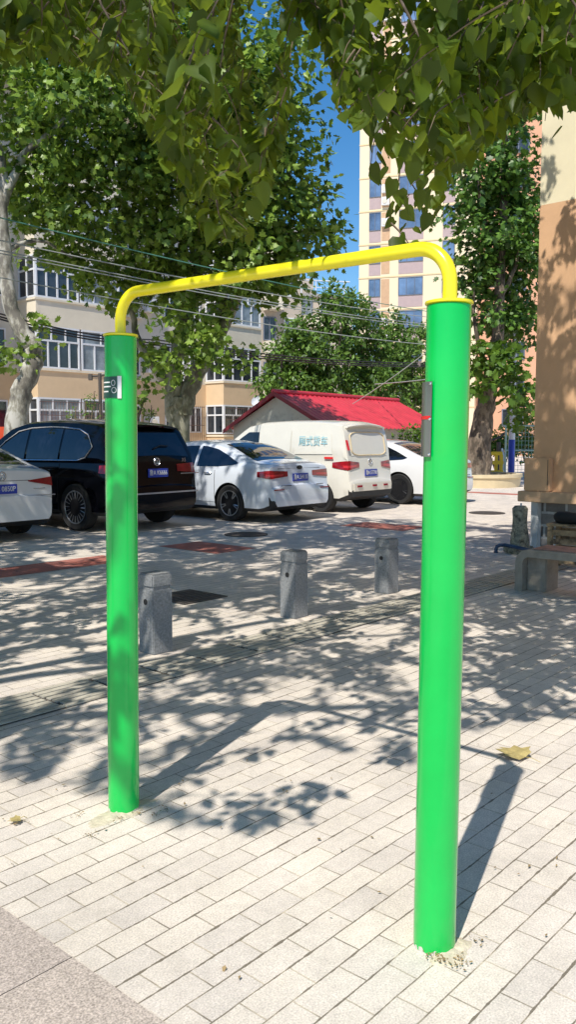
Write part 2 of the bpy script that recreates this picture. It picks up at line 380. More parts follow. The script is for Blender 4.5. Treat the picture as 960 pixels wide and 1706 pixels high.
def wob_path(pts, k=4, amp=.04):
    """Catmull-Rom through pts with a little wander."""
    pts = [Vector(p) for p in pts]; out = []
    for i in range(len(pts) - 1):
        p0 = pts[max(0, i - 1)]; p1 = pts[i]; p2 = pts[i + 1]; p3 = pts[min(len(pts) - 1, i + 2)]
        for j in range(k):
            t = j / k; t2 = t * t; t3 = t2 * t
            q = .5 * ((2 * p1) + (p2 - p0) * t + (2 * p0 - 5 * p1 + 4 * p2 - p3) * t2 + (3 * p1 - p0 - 3 * p2 + p3) * t3)
            if i or j: q = q + Vector((random.uniform(-amp, amp), random.uniform(-amp, amp), random.uniform(-amp, amp) * .5))
            out.append(q)
    out.append(pts[-1]); return out
def limb(mb, pts, r0, r1, n=9, k=4, amp=.04, mi=0):
    P = wob_path(pts, k, amp); m = len(P) - 1
    mb.tube(P, [(r0 + (r1 - r0) * (i / m) ** .8) * random.uniform(.93, 1.07) for i in range(m + 1)], n, mi)

# ------------------------------------------------------------------ world and sun
w = bpy.data.worlds.new('World'); scene.world = w; w.use_nodes = True
nt = w.node_tree; bg = nt.nodes['Background']
sky = nt.nodes.new('ShaderNodeTexSky'); sky.sky_type = 'NISHITA'; sky.sun_disc = False
S = SUN.normalized(); elev = math.asin(S.z)
sky.sun_elevation = elev; sky.sun_rotation = math.atan2(S.x, S.y)
sky.air_density = 1.0; sky.dust_density = .3; sky.ozone_density = 2.5
hs = nt.nodes.new('ShaderNodeHueSaturation'); hs.inputs['Saturation'].default_value = 1.35
nt.links.new(sky.outputs[0], hs.inputs['Color']); nt.links.new(hs.outputs[0], bg.inputs['Color']); bg.inputs['Strength'].default_value = .15
sl = bpy.data.lights.new('sun', 'SUN'); sl.energy = 5.0; sl.angle = R(.53); sl.color = (1, .955, .87)
so = bpy.data.objects.new('sun', sl); col.objects.link(so); so.rotation_euler = S.to_track_quat('Z', 'Y').to_euler(); so.location = (-6, -10, 20)
scene.view_settings.view_transform = 'Standard'; scene.view_settings.look = 'None'; scene.view_settings.exposure = 0
scene.cycles.max_bounces = 8; scene.cycles.transparent_max_bounces = 8

# ------------------------------------------------------------------ ground
mb = MB(); mb.add([(-300, -300, 0), (300, -300, 0), (300, 300, 0), (-300, 300, 0)], [(0, 1, 2, 3)])
mb.build('pavement', 'pavers', rz=ROW, kind='structure')
cR = Matrix.Rotation(-ROW, 3, 'Z')
def loc2(p):                                            # world -> paving coordinates
    q = cR @ Vector((p[0], p[1], 0)); return q.x, q.y
# granite slab border near the camera
e1 = loc2(ground(0, 1520)); e2 = loc2(ground(290, 1706))
xe = (e1[0] + e2[0]) / 2
mb = MB(); mb.add([(xe - 3, -4, .004), (xe, -4, .004), (xe, 6, .004), (xe - 3, 6, .004)], [(0, 1, 2, 3)])
mb.build('granite_path', 'granite', rz=ROW, kind='structure')
# red paving patches of the parking lot
for (px, py, lx, ly) in ((60, 947, 2.3, .62), (345, 912, .75, 1.15), (640, 877, .8, 1.3), (822, 822, .5, 1.6)):
    a, b = loc2(ground(px, py))
    mb = MB(); mb.add([(a - lx / 2, b - ly / 2, .004), (a + lx / 2, b - ly / 2, .004), (a + lx / 2, b + ly / 2, .004), (a - lx / 2, b + ly / 2, .004)], [(0, 1, 2, 3)])
    mb.build('road_marking', 'redpave', rz=ROW, kind='structure')
# tactile strip
t1 = loc2(ground(100, 1160)); t2 = loc2(ground(600, 1030)); yb = (t1[1] + t2[1]) / 2
HW = .20
mb = MB(); mb.add([(-9, yb - HW, .004), (22, yb - HW, .004), (22, yb + HW, .004), (-9, yb + HW, .004)], [(0, 1, 2, 3)])
mb.build('tactile_path_bed', 'dirtshade', rz=ROW, kind='structure')
mb = MB()
x = -9.0
while x < 16:
    j = random.uniform(-.006, .006)
    ys = [-HW, -.155, -.095, -.03, .03, .095, .155, HW]
    dz = random.uniform(0, .003)
    for r in range(7):
        g = .0045 if r in (0, 6) else .0075
        y0 = yb + ys[r] + (g if r else .003); y1 = yb + ys[r + 1] - (g if r < 6 else .003)
        mb.box(x + .003 + (0 if r in (0, 6) else random.uniform(.004, .02)), x + .397 - (0 if r in (0, 6) else random.uniform(.004, .02)), y0 + j, y1 + j, .006, .011 + dz + random.uniform(0, .002))
    mb.box(x + .07, x + .085, yb - .155, yb + .155, .006, .0095); mb.box(x + .31, x + .325, yb - .155, yb + .155, .006, .0095)
    x += .40
mb.build('tactile_path', 'tactile', rz=ROW, kind='structure')

# manhole covers
def manhole(px, py, r, label, square=False):
    p = ground(px, py); o = empty('manhole_cover', p, ROW, label, 'manhole cover')
    mb = MB()
    if square: mb.box(-r, r, -r, r, .002, .010)
    else: mb.lathe([(r, .002), (r, .012), (r - .03, .012)], 32)
    mb.build('rim', 'iron', o, 40)
    mb = MB()
    if square:
        for i in range(7): mb.box(-r + .04, r - .04, -r + .05 + i * (2 * r - .1) / 7, -r + .02 + (i + 1) * (2 * r - .1) / 7, .010, .016)
    else:
        mb.lathe([(r - .04, .0125), (r - .04, .016), (.001, .016)], 32)
        for i in range(-3, 4):
            h = math.sqrt(max(0, (r - .08) ** 2 - (i * r / 4) ** 2))
            mb.box(-h, h, i * r / 4 - .012, i * r / 4 + .012, .0165, .02)
    mb.build('lid', 'iron', o, 40)
manhole(410, 891, .34, 'round rusty manhole cover on the paving behind the white sedan')
manhole(312, 995, .27, 'square dark drain cover on the paving just past the nearest stone bollard', True)
manhole(812, 855, .36, 'round dark manhole cover on the sunny paving near the tan wall')

# ------------------------------------------------------------------ exercise bar
pr = ground(724, 1572); pl = ground(206, 1347)
tr_ = at(749, 508, pr.y + .012); tl_ = at(200.5, 561, pl.y + .01)
bar = empty('exercise_bar', (pr + pl) / 2, 0, 'outdoor pull-up bar with two green posts joined by a yellow crossbar', 'exercise equipment')
inv = Matrix.Translation(-Vector(bar.location))
def post(base, top, r, pname='post'):
    d = (top - base); L = d.length; zq = d.normalized()
    q = zq.to_track_quat('Z', 'Y').to_matrix().to_4x4()
    T = Matrix.Translation(base - Vector(bar.location)) @ q
    mb = MB(); mb.lathe([(r, 0), (r, L * .25), (r, L * .5), (r, L * .75), (r, L - .004), (r - .004, L)], 48)
    o = mb.build(pname, 'green', bar, 40); o.matrix_local = T
    mb = MB(); mb.lathe([(r - .001, L - .0005), (r + .0045, L + .001), (r + .0055, L + .004), (r + .0045, L + .008), (r - .004, L + .0105), (.012, L + .0115)], 48)
    mb.build('cap', 'yellow', o, 40)
    return o, T, L
RP = .0622
p1, T1, L1 = post(pl, tl_, RP); p2, T2, L2 = post(pr, tr_, RP)
fl = at(200.5, 558, pl.y + .01) ; fr = at(750, 503, pr.y + .012)
rb = .0208; bz = .150; rad = .105
dirb = (fr - fl); dirb.z = 0; dirb.normalize()
def bend(f, sgn, h):
    pts = [f, f + Vector((0, 0, h - rad))]
    for i in range(1, 11):
        a = pi / 2 * i / 10
        pts.append(f + Vector((0, 0, h - rad + rad * math.sin(a))) + dirb * sgn * (rad - rad * math.cos(a)))
    return pts
A = bend(fl, 1, .155); B = bend(fr, -1, .158)
mb = MB(); mb.tube([p - Vector(bar.location) for p in A + B[::-1]], rb, 20); mb.build('crossbar', 'yellow', bar, 60)
for f in (fl, fr):
    pass
# plates hugging the posts
def curved_plate(parent, L, r, a0, a1, z0, z1, m, name, off=.002, th=.0015):
    mb = MB(); n = 14; vs = []; fs = []
    for i in range(n + 1):
        a = a0 + (a1 - a0) * i / n
        for rr in (r + off, r + off + th):
            for z in (z0, z1): vs.append((rr * math.cos(a), rr * math.sin(a), z))
    for i in range(n):
        k = i * 4; fs += [(k, k + 4, k + 5, k + 1), (k + 2, k + 3, k + 7, k + 6), (k, k + 2, k + 6, k + 4), (k + 1, k + 5, k + 7, k + 3)]
    fs += [(0, 1, 3, 2), (n * 4, n * 4 + 2, n * 4 + 3, n * 4 + 1)]
    mb.add(vs, fs); return mb.build(name, m, parent, 40)
def face_angle(T, ang_px):                                   # local angle of the side that points to the viewer, plus an offset
    d = T.inverted().to_3x3() @ (Vector((0, 0, 0)) - (T.translation + Vector(bar.location)))
    return math.atan2(d.y, d.x) + ang_px
z_at = lambda py, b: at(200, py, b.y).z - b.z
z_ar = lambda py, b: at(720, py, b.y).z - b.z
a0 = face_angle(T1, 0)
# left post: dark green plate with white edge and pictogram on its left side
zt, zb = z_at(629, pl), z_at(664, pl)
pa = lambda fr_: a0 + math.asin(max(-1, min(1, fr_)))     # fraction of the radius across the visible face (positive to the right)
sp = curved_plate(p1, L1, RP, pa(-1.0) - .55, pa(-.02), zb, zt, 'signgreen', 'sign_plate'); sp['label'] = 'dark green pictogram plate with white edge'
curved_plate(sp, L1, RP, pa(-.20), pa(.02), zb - .002, zt + .002, 'white', 'plate_edge', .0036, .001)
for (u0, u1, v0, v1) in ((-.98, -.62, .70, .76), (-.98, -.58, .50, .56), (-.98, -.72, .27, .33)):
    curved_plate(sp, L1, RP, pa(u0), pa(u1), zb + (zt - zb) * v0, zb + (zt - zb) * v1, 'white', 'text_line', .0036, .0008)
for (u, v, ru, rv) in ((-.44, .70, .10, .13), (-.40, .36, .13, .13)):                 # pictogram loops
    mb = MB(); pts = []
    for i in range(17):
        t = 2 * pi * i / 16; a = pa(u + ru * math.cos(t)); z = zb + (zt - zb) * (v + rv * math.sin(t)); rr = RP + .0044
        pts.append((rr * math.cos(a), rr * math.sin(a), z))
    mb.tube(pts, .0012, 5, cap=False); mb.build('pictogram', 'white', sp)
# right post: grey metal plate seen edge on, with a red mark
a0 = face_angle(T2, 0)
zt, zb = z_ar(637, pr), z_ar(761, pr)
sp = curved_plate(p2, L2, RP, pa(-1.0) - .85, pa(-.60), zb, zt, 'grey_metal', 'sign_plate', .006); sp['label'] = 'grey metal plate with a red mark'
curved_plate(sp, L2, RP, pa(-1.0) - .1, pa(-.64), zb + (zt - zb) * .50, zb + (zt - zb) * .545, 'red', 'red_mark', .0079, .001)
for v in (.03, .5, .97):
    a = pa(-.66); rr = RP + .008; z = zb + (zt - zb) * v
    mb = MB(); mb.lathe([(.0045, 0), (.0045, .0015), (.002, .003)], 10, T=Matrix.Translation((rr * math.cos(a), rr * math.sin(a), z)) @ Matrix.Rotation(a, 4, 'Z') @ Matrix.Rotation(pi / 2, 4, 'Y'))
    mb.build('screw', 'chrome', sp)

# sandy dirt and dry bits round the post feet
def patch(c, rx, ry, rz_, nm, m='sand', z=.006):
    n = 48; rings = 9; k = random.random() * 10; vs = []; fs = []
    for j in range(rings):
        t_ = j / (rings - 1)
        for i in range(n):
            t = 2 * pi * i / n; q = 1 + .45 * noise.noise((math.cos(t) * 1.3 + k, math.sin(t) * 1.3, k)) + .10 * noise.noise((math.cos(t) * 6, math.sin(t) * 6, k))
            r = .12 + .88 * t_
            x_, y_ = rx * q * r * math.cos(t), ry * q * r * math.sin(t)
            vs.append((x_, y_, .013 * (1 - t_ ** 1.5) - .002 + .004 * noise.noise((x_ * 60, y_ * 60, k)) ))
    for j in range(rings - 1):
        for i in range(n): i2 = (i + 1) % n; fs.append((j * n + i, j * n + i2, (j + 1) * n + i2, (j + 1) * n + i))
    fs.append(tuple(range(n)))
    mb = MB(); mb.add(vs, fs)
    return mb.build(nm, m, smooth=60, loc=(c[0], c[1], 0), rz=rz_, kind='stuff')
patch(ground(752, 1585), .092, .052, ROW, 'dirt'); patch(ground(205, 1355), .17, .062, ROW, 'dirt')
def litter(name, spots, nper, spread, m, smin=.006, smax=.02):
    P = []
    for (px, py) in spots:
        g = ground(px, py)
        for i in range(nper): P.append((g.x + random.gauss(0, spread), g.y + random.gauss(0, spread), .010))
    P = np.array(P); n = len(P)
    ax = rng.normal(size=(n, 3)) * np.array([1, 1, .15]); nm = rng.normal(size=(n, 3)) * .3 + np.array([0, 0, 1])
    o = leaves(name, 'rhomb', P, ax, nm, smin + (smax - smin) * rng.random(n), m, None, rng.random(n)); o['kind'] = 'stuff'
    return o
litter('dry_grass', [(745, 1606), (765, 1612), (800, 1570), (730, 1600), (775, 1600), (720, 1592), (130, 1358), (275, 1350), (255, 1360), (230, 1357), (150, 1395), (200, 1368)], 16, .016, 'litter', .004, .013)
sp_ = [(random.uniform(0, 960), 1010 + 560 * random.random() ** .8) for i in range(38)]
litter('leaf_litter', sp_, 1, .01, 'litter', .006, .017)
litter('leaf_litter', [(20, 1370), (40, 1383), (95, 1310), (100, 1250), (290, 1305), (460, 1320), (480, 1305), (500, 1080), (515, 1090), (300, 1345), (550, 1412), (862, 1452), (160, 1390), (380, 1625), (30, 965)], 2, .025, 'litter', .010, .024)
# curled twigs are part of the litter too small to count
def fallen_leaf(px, py, s, rz_, label):
    g = ground(px, py); o = empty('fallen_leaf', (g.x, g.y, .006), rz_, label, 'leaf')
    tv, tf = TPL['lobed']; mb = MB(); vs = [(x * s, (y - .3) * s, .01 + .35 * s * (abs(x) ** 1.5) + .06 * s * math.sin(5 * x + 3 * y)) for x, y, z in tv]
    mb.add(vs, [tuple(f) for f in tf]); mb.build('blade', 'dry', o, recalc=False)
    mb = MB(); mb.tube([(0, -.28 * s, .012), (.03 * s, -.55 * s, .018), (.1 * s, -.8 * s, .008)], .0015, 5); mb.build('stalk', 'dry', o)
fallen_leaf(862, 1262, .155, .6, 'large curled yellow dry leaf lying right of the shadow of the nearer green post')
fallen_leaf(27, 1372, .05, 2.0, 'small yellow-green dry leaf lying on the paving left of the farther green post')

# ------------------------------------------------------------------ bollards
def bollard():
    o = empty('stone_bollard', (0, 0, 0), ROW)
    h = .085
    mb = MB(); mb.box(-h, h, -h, h, 0, .455); sh = mb.build('shaft', 'stone', o, bevel=.006)
    mb = MB(); mb.box(-h + .010, h - .010, -h + .010, h - .010, .4545, .470); mb.build('groove', 'stone', o)
    mb = MB(); mb.box(-h, h, -h, h, .4695, .56)
    mb.add([(-h + .012, -h + .012, .563), (h - .012, -h + .012, .563), (h - .012, h - .012, .563), (-h + .012, h - .012, .563)], [(0, 1, 2, 3)])
    mb.build('cap', 'stone', o, bevel=.010)
    for sx in (-1, 1):                                    # chain holes through the faces along the row
        T = Matrix.Translation((sx * (h - .001), 0, .365)) @ Matrix.Rotation(pi / 2, 4, 'Y')
        mb = MB(); mb.lathe([(.021, -.004), (.021, .004)], 20, T=T); mb.build('chain_hole', 'dark', o)
    return o
bol = bollard()
def copy_tree(o, parent=None):
    c = o.copy(); col.objects.link(c); c.parent = parent
    for ch in o.children: copy_tree(ch, c)
    return c
for i, (px, py, sc, lab) in enumerate((
        (256, 1091, 1.0, 'square grey granite bollard with side hole, partly behind the farther green post'),
        (490, 1031, 1.0, 'square grey granite bollard midway between the two green posts'),
        (646, 990, .95, 'square grey granite bollard beside the nearer green post, furthest of three'))):
    o = bol if i == 0 else copy_tree(bol)
    g = ground(px, py); o.location = (g.x, g.y + .10, 0); o.scale = (1, 1, sc); o.rotation_euler.z = ROW + random.uniform(-.05, .05)
    tag(o, lab, 'bollard', 'stone bollards along the tactile strip')

# ------------------------------------------------------------------ end wall on the right, bench, stump ...
wc = ground(878, 918); WA = R(-41.5)
wo = empty('apartment_end_wall', wc, WA, 'end wall of a building with cream upper render, tan lower render and a stone plinth', 'building')
mb = MB(); mb.box(.02, 7, .10, 8, .80, 4.5); mb.build('tan_wall', 'tan_wall', wo)
mb = MB(); mb.box(.02, 7, .10, 8, 4.5, 12); mb.build('cream_wall', 'cream_wall', wo)
mb = MB(); mb.box(-.13, 7, -.04, 8, .66, .80); mb.build('ledge', 'ledge', wo, bevel=.008)
mb = MB(); mb.box(.105, 7, .20, 8, -.02, .66); o = mb.build('plinth', 'plinth', wo); 
mb = MB(); mb.box(0, .10, .10, 7.9, 0, .66); mb.build('corner_pilaster', 'whitewash', wo, bevel=.006)
mb = MB(); mb.box(-.06, .30, -.01, .098, .803, 1.24); bx_ = mb.build('meter_box', 'tan_wall', wo, bevel=.012)
mb = MB(); mb.box(.27, .275, -.015, -.011, .82, 1.22); mb.build('seam', 'dark', bx_)
# vertical plinth texture: rotate texture space by building it upright
m = M['plinth']; ntp = m.node_tree
for l in list(ntp.links):
    if l.from_node.type == 'TEX_COORD':
        to = l.to_socket; src = l.from_socket
        mp = ntp.nodes.get('upright') or ntp.nodes.new('ShaderNodeMapping'); mp.name = 'upright'
        mp.inputs['Rotation'].default_value = (R(90), 0, 0)
        if not mp.inputs['Vector'].links: ntp.links.new(src, mp.inputs['Vector'])
        ntp.links.new(mp.outputs[0], to)

g = ground(866, 921); o = empty('tree_stump', (g.x, g.y, 0), .3, 'dark weathered stump-like column on a block beside the plinth corner', 'stump')
mb = MB(); pf = []
for i in range(15):
    t = i / 14; r = .118 - .034 * t + .006 * math.sin(9 * t)
    if t > .84: r = .098 if t < .94 else .07
    pf.append((r, .10 + .52 * t))
mb.lathe(pf, 18)
for i, v in enumerate(mb.v):
    k = 1 + .12 * noise.noise((v[0] * 22, v[1] * 22, v[2] * 12)); mb.v[i] = (v[0] * k, v[1] * k, v[2])
mb.build('trunk', 'stump', o, 60)
mb = MB(); mb.box(-.17, .13, -.15, .13, 0, .10); mb.build('base_block', 'stump', o, bevel=.015)
mb = MB(); mb.tube([(.01, 0, .60), (.01, 0, .655)], .012, 8); mb.build('top_pipe', 'polegrey', o)
a = ground(827, 921); b = ground(885, 931)
o = empty('bent_pipe', (a.x, a.y, 0), 0, 'dark blue bent pipe lying on the paving in front of the stump', 'pipe')
pb = [(0, 0, .0), (.0, 0, .05), (.012, 0, .085), (.05, .0, .10), (.12, -.01, .105), ((b - a).x, (b - a).y, .105)]
mb = MB(); mb.tube(pb, .024, 10); mb.build('pipe_run', 'bluepipe', o, 50)
mb = MB(); mb.tube([(0, 0, .002), (0, 0, .02)], .03, 12); mb.build('collar', 'bluepipe', o, 50)

# bench: bent concrete frame with red slats
bl = ground(858, 984); bo = empty('bench', (bl.x, bl.y, 0), WA, 'low concrete bench with a rounded corner and faded red top in front of the plinth', 'bench')
LB = 2.0; D = .42; H = .42
mb = MB()
prof = [(0, 0), (0, H - .14)]
for i in range(1, 9):
    a = pi / 2 * i / 8; prof.append((.14 - .14 * math.cos(a), H - .14 + .14 * math.sin(a)))
prof2 = prof + [(LB - x, z) for x, z in prof[::-1]]
th = .075
inner = [(th, 0), (th, H - .14)]
for i in range(1, 9):
    a = pi / 2 * i / 8; inner.append((.14 - (.14 - th) * math.cos(a), H - .14 + (.14 - th) * math.sin(a)))
inner2 = inner + [(LB - x, z) for x, z in inner[::-1]]
n = len(prof2); vs = []; fs = []
for (px, pz), (qx, qz) in zip(prof2, inner2): vs += [(px, 0, pz), (px, D, pz), (qx, 0, qz), (qx, D, qz)]
for i in range(n - 1):
    k = i * 4; fs += [(k, k + 1, k + 5, k + 4), (k + 2, k + 6, k + 7, k + 3), (k, k + 4, k + 6, k + 2), (k + 1, k + 3, k + 7, k + 5)]
fs += [(0, 2, 3, 1), ((n - 1) * 4, (n - 1) * 4 + 1, (n - 1) * 4 + 3, (n - 1) * 4 + 2)]
mb.add(vs, fs); mb.build('frame', 'bench', bo, 35)
for i in range(4):
    mb = MB(); y = .05 + i * .082; mb.box(.16, LB - .16, y, y + .074, H + .001, H + .014); mb.build('slat', 'benchred', bo, bevel=.004)
for x0 in (th + .003, LB - th - .203):
    mb = MB(); mb.box(x0, x0 + .2, .1, D - .03, 0, H - th - .004); mb.build('leg_block', 'bench', bo, bevel=.01)

# old wooden stool behind the bench
g = ground(948, 948); so_ = empty('wooden_stool', (g.x, g.y, 0), WA + .1, 'weathered wooden slatted crate stool behind the bench', 'stool')
for (x_, y_) in ((-.17, -.15), (.17, -.15), (-.17, .15), (.17, .15)):
    mb = MB(); mb.box(x_ - .028, x_ + .028, y_ - .028, y_ + .028, 0, .50); mb.build('leg', 'wood', so_, bevel=.004)
mb = MB(); mb.box(-.21, .21, -.19, .19, .501, .53); mb.build('seat', 'wood', so_, bevel=.005)
for z_ in (.08, .19, .30, .40):
    for y_ in (-.165, .165):
        mb = MB(); mb.box(-.14, .14, y_ - .01, y_ + .01, z_, z_ + .06); mb.build('slat', 'wood', so_)
mb = MB(); prof = []
for i in range(9):
    a = -pi / 2 + pi * i / 8; prof.append((.14 + .05 * math.cos(a), .06 + .06 * math.sin(a)))
mb.lathe(prof, 20)
for i, v in enumerate(mb.v):
    k = 1 + .25 * noise.noise((v[0] * 6, v[1] * 6, v[2] * 8 + 3)); mb.v[i] = (v[0] * 1.25 * k, v[1] * k, v[2] * (1 + .4 * noise.noise((v[0] * 5, v[1] * 5, 9))))
o = mb.build('black_bag', 'black', None, 60, loc=(g.x + .05, g.y, .531), label='crumpled black bag lying on the wooden stool', cat='bag')

# ------------------------------------------------------------------ cars
def interp(poly, x):
    if x <= poly[0][0]: return poly[0][1]
    for (x0, z0), (x1, z1) in zip(poly, poly[1:]):
        if x <= x1: return z0 + (z1 - z0) * (x - x0) / max(1e-6, x1 - x0)
    return poly[-1][1]
def make_car(sp, loc, head, name, label, cat, group='cars parked in a row'):
    L, Wm, Hh = sp['L'], sp['W'], sp['H']; top = sp['top']; belt = sp['belt']; kt = sp['tumble']; bot = sp.get('bot', .22)
    o = empty(name, loc, head, label, cat, group)
    smooth_top = [(0, top[0][1])]
    def W(x):
        r = sp.get('rr', .42); c = sp.get('rc', .16); v = Wm
        if x < r: v *= 1 - c * (1 - x / r) ** 2.4
        rf = .95
        if x > L - rf: v *= 1 - .28 * (1 - (L - x) / rf) ** 2.2
        return v
    def wid(x, z):
        f = 1.0
        if z > belt: f = 1 - kt * (max(0, (z - belt) / (Hh - belt))) ** 1.25
        elif z < .5: f = 1 - .05 * ((.5 - z) / .3) ** 2
        else: f = 1 - .018 * ((z - .72) / .2) ** 2 if z > .72 else 1
        if z > belt - .0: f -= .018
        return W(x) * f
    tp = lambda x: interp(top, x)
    xs = sorted(set([p[0] for p in top] + [.005, .03, .2, .3] + list(np.arange(.4, L - .02, .11)) + [L]))
    QN = [0, .35, .62, .82, .94, 1.0]; QZ = [.012, .008, -.004, -.02, -.036, -.06]
    def ring(x):
        t = tp(x); ed = t - .06; b = bot + (.10 * max(0, 1 - x / .25) if x < .25 else 0) + (.05 * max(0, 1 - (L - x) / .4) if x > L - .4 else 0)
        b = min(b, ed - .1)
        lo = min(belt, ed - .01)
        zs = [b, b + .06] + [b + .06 + (lo - b - .06) * q for q in (.25, .5, .72, .9, 1.0)] + [lo + (ed - lo) * q for q in (.15, .4, .7, 1.0)]
        half = [(0, b), (wid(x, b + .06) * .8, b)] + [(wid(x, z) * (.95 if i == 0 else 1), z) for i, z in enumerate(zs)]
        we = wid(x, ed)
        half += [(we * q, t + dz) for q, dz in list(zip(QN, QZ))[-2::-1]]
        return half
    vs = []; fs = []; ms = []; rn = None
    for x in xs:
        h = ring(x); full = [(x, y, z) for y, z in h] + [(x, -y, z) for y, z in h[-2:0:-1]]
        rn = len(full); vs += full
    for i in range(len(xs) - 1):
        for k in range(rn):
            k2 = (k + 1) % rn; fs.append((i * rn + k, i * rn + k2, (i + 1) * rn + k2, (i + 1) * rn + k))
    fs += [tuple(range(rn))[::-1], tuple((len(xs) - 1) * rn + k for k in range(rn))]
    mb = MB(); mb.add(vs, fs)
    for i, f in enumerate(mb.f):
        zc = sum(mb.v[j][2] for j in f) / len(f); xc = sum(mb.v[j][0] for j in f) / len(f)
        if zc < sp['clad'] or (xc < .10 and zc < sp.get('rclad', sp['clad'])): mb.m[i] = 1
    body = mb.build('body', [sp['paint'], 'cladding'], o, 32)
    # wheel arches
    Rw = sp['Rw']; cut = MB()
    for xw in sp['wx']:
        for sgn in (-1, 1):
            T = Matrix.Translation((xw, sgn * (Wm - .14), Rw)) @ Matrix.Rotation(pi / 2, 4, 'X')
            cut.lathe([(Rw * 1.13, -.24), (Rw * 1.13, .24)], 40, mi=1, T=T)
    co = cut.build('cutter', [sp['paint'], 'cladding'], o)
    md = body.modifiers.new('arch', 'BOOLEAN'); md.operation = 'DIFFERENCE'; md.object = co; md.solver = 'EXACT'
    dg = bpy.context.evaluated_depsgraph_get(); dg.update()
    me = bpy.data.meshes.new_from_object(body.evaluated_get(dg)); body.modifiers.clear(); body.data = me; me.name = 'body'
    me.set_sharp_from_angle(angle=R(32))
    bpy.data.objects.remove(co)
    # glass and panels on the sides
    def side_panel(poly, sgn, m, nm, off=.006, nx=16, nz=5, parent=o):
        x0 = min(p[0] for p in poly); x1 = max(p[0] for p in poly); vs = []; fs = []
        for i in range(nx + 1):
            x = x0 + (x1 - x0) * i / nx; x = min(max(x, x0 + 1e-4), x1 - 1e-4); zz = []
            for (ax, az), (bx, bz) in zip(poly, poly[1:] + poly[:1]):
                if (ax - x) * (bx - x) <= 0 and abs(bx - ax) > 1e-6: zz.append(az + (bz - az) * (x - ax) / (bx - ax))
            za, zb_ = (min(zz), max(zz)) if zz else (poly[0][1],) * 2
            for j in range(nz + 1):
                z = za + (zb_ - za) * j / nz; vs.append((x, sgn * (wid(x, z) + off), z))
        for i in range(nx):
            for j in range(nz): k = i * (nz + 1) + j; fs.append((k, k + nz + 1, k + nz + 2, k + 1))
        q = MB(); q.add(vs, fs); return q.build(nm, m, parent, 40)
    for sgn in (1, -1):
        for poly in sp['side_glass']: g_ = side_panel(poly, sgn, 'carglass', 'side_window')
        if sp.get('chrome'):
            poly = sp['chrome']; pts = [(x, sgn * (wid(x, z) + .010), z) for x, z in poly]
            q = MB(); q.tube(pts, .011, 6); q.build('window_trim', 'chrome', o, 40)
        for poly in sp['doors']:
            dr = side_panel(poly, sgn, sp['paint'], 'door', .003)
            # shut lines
            zs = [p[1] for p in poly]; xa = min(p[0] for p in poly)
            q = MB(); q.tube([(xa, sgn * (wid(xa, z) + .001), z) for z in np.linspace(min(zs), max(zs), 8)], .005, 5); q.build('shut_line', 'dark', dr)
            hx = xa + .17; hz = sp.get('hz', belt - .09)
            q = MB(); q.tube([(hx - .09, sgn * (wid(hx, hz) + .006), hz), (hx - .07, sgn * (wid(hx, hz) + .03), hz), (hx + .07, sgn * (wid(hx, hz) + .03), hz), (hx + .09, sgn * (wid(hx, hz) + .006), hz)], .013, 6)
            q.build('handle', sp.get('handle', sp['paint']), dr, 50)
        for poly in sp.get('panels', []): side_panel(poly, sgn, sp['paint'], 'side_panel', .012)
        mx_, mz = sp['mirror']
        q = MB(); q.box(mx_ - .05, mx_ + .09, sgn * (wid(mx_, mz) + (.02 if sgn > 0 else .02)), sgn * (wid(mx_, mz) + .19), mz, mz + .13); q.build('side_mirror', sp['paint'], o, bevel=.03)
    # rear / front glass on the upper profile
    def top_panel(x0, x1, q0, q1, m, nm, off=.007, n=12, ny=12, parent=o):
        vs = []; fs = []
        for i in range(n + 1):
            t = i / n; x = x0 + (x1 - x0) * t; z = tp(x); dx = .004
            dz = tp(x + dx) - tp(x - dx); l = math.hypot(2 * dx, dz); nxn, nzn = -dz / l, 2 * dx / l
            q = q0 + (q1 - q0) * t; we = wid(x, z - .06)
            for j in range(ny + 1):
                u = -1 + 2 * j / ny; yq = abs(u) * q; zo = np.interp(yq, QN, QZ)
                vs.append((x + nxn * off, u * q * we, z + zo + nzn * off))
        for i in range(n):
            for j in range(ny): k = i * (ny + 1) + j; fs.append((k, k + 1, k + ny + 2, k + ny + 1))
        b = MB(); b.add(vs, fs); return b.build(nm, m, parent, 40)
    x0, x1, q0, q1 = sp['rear_glass']; rg = top_panel(x0, x1, q0, q1, sp.get('rear_mat', 'carglass'), sp.get('rear_name', 'rear_window'))
    x0, x1, q0, q1 = sp['front_glass']; top_panel(x0, x1, q0, q1, 'carglass', 'windscreen')
    if 'wiper' in sp:
        xa, ya = sp['wiper']; q = MB(); q.tube([(xa - .03, 0, tp(xa) + .01), (xa - .012, -ya * .5, tp(xa) + .06), (xa - .005, -ya, tp(xa) + .05)], .012, 6); q.build('rear_wiper', 'cladding', o)
    xr = lambda z: next((x_ for x_ in np.arange(0, 1.2, .002) if tp(x_) >= z), .3)
    # tail lamps that wrap round the corners
    z0, z1, yi, xo = sp['lamp']
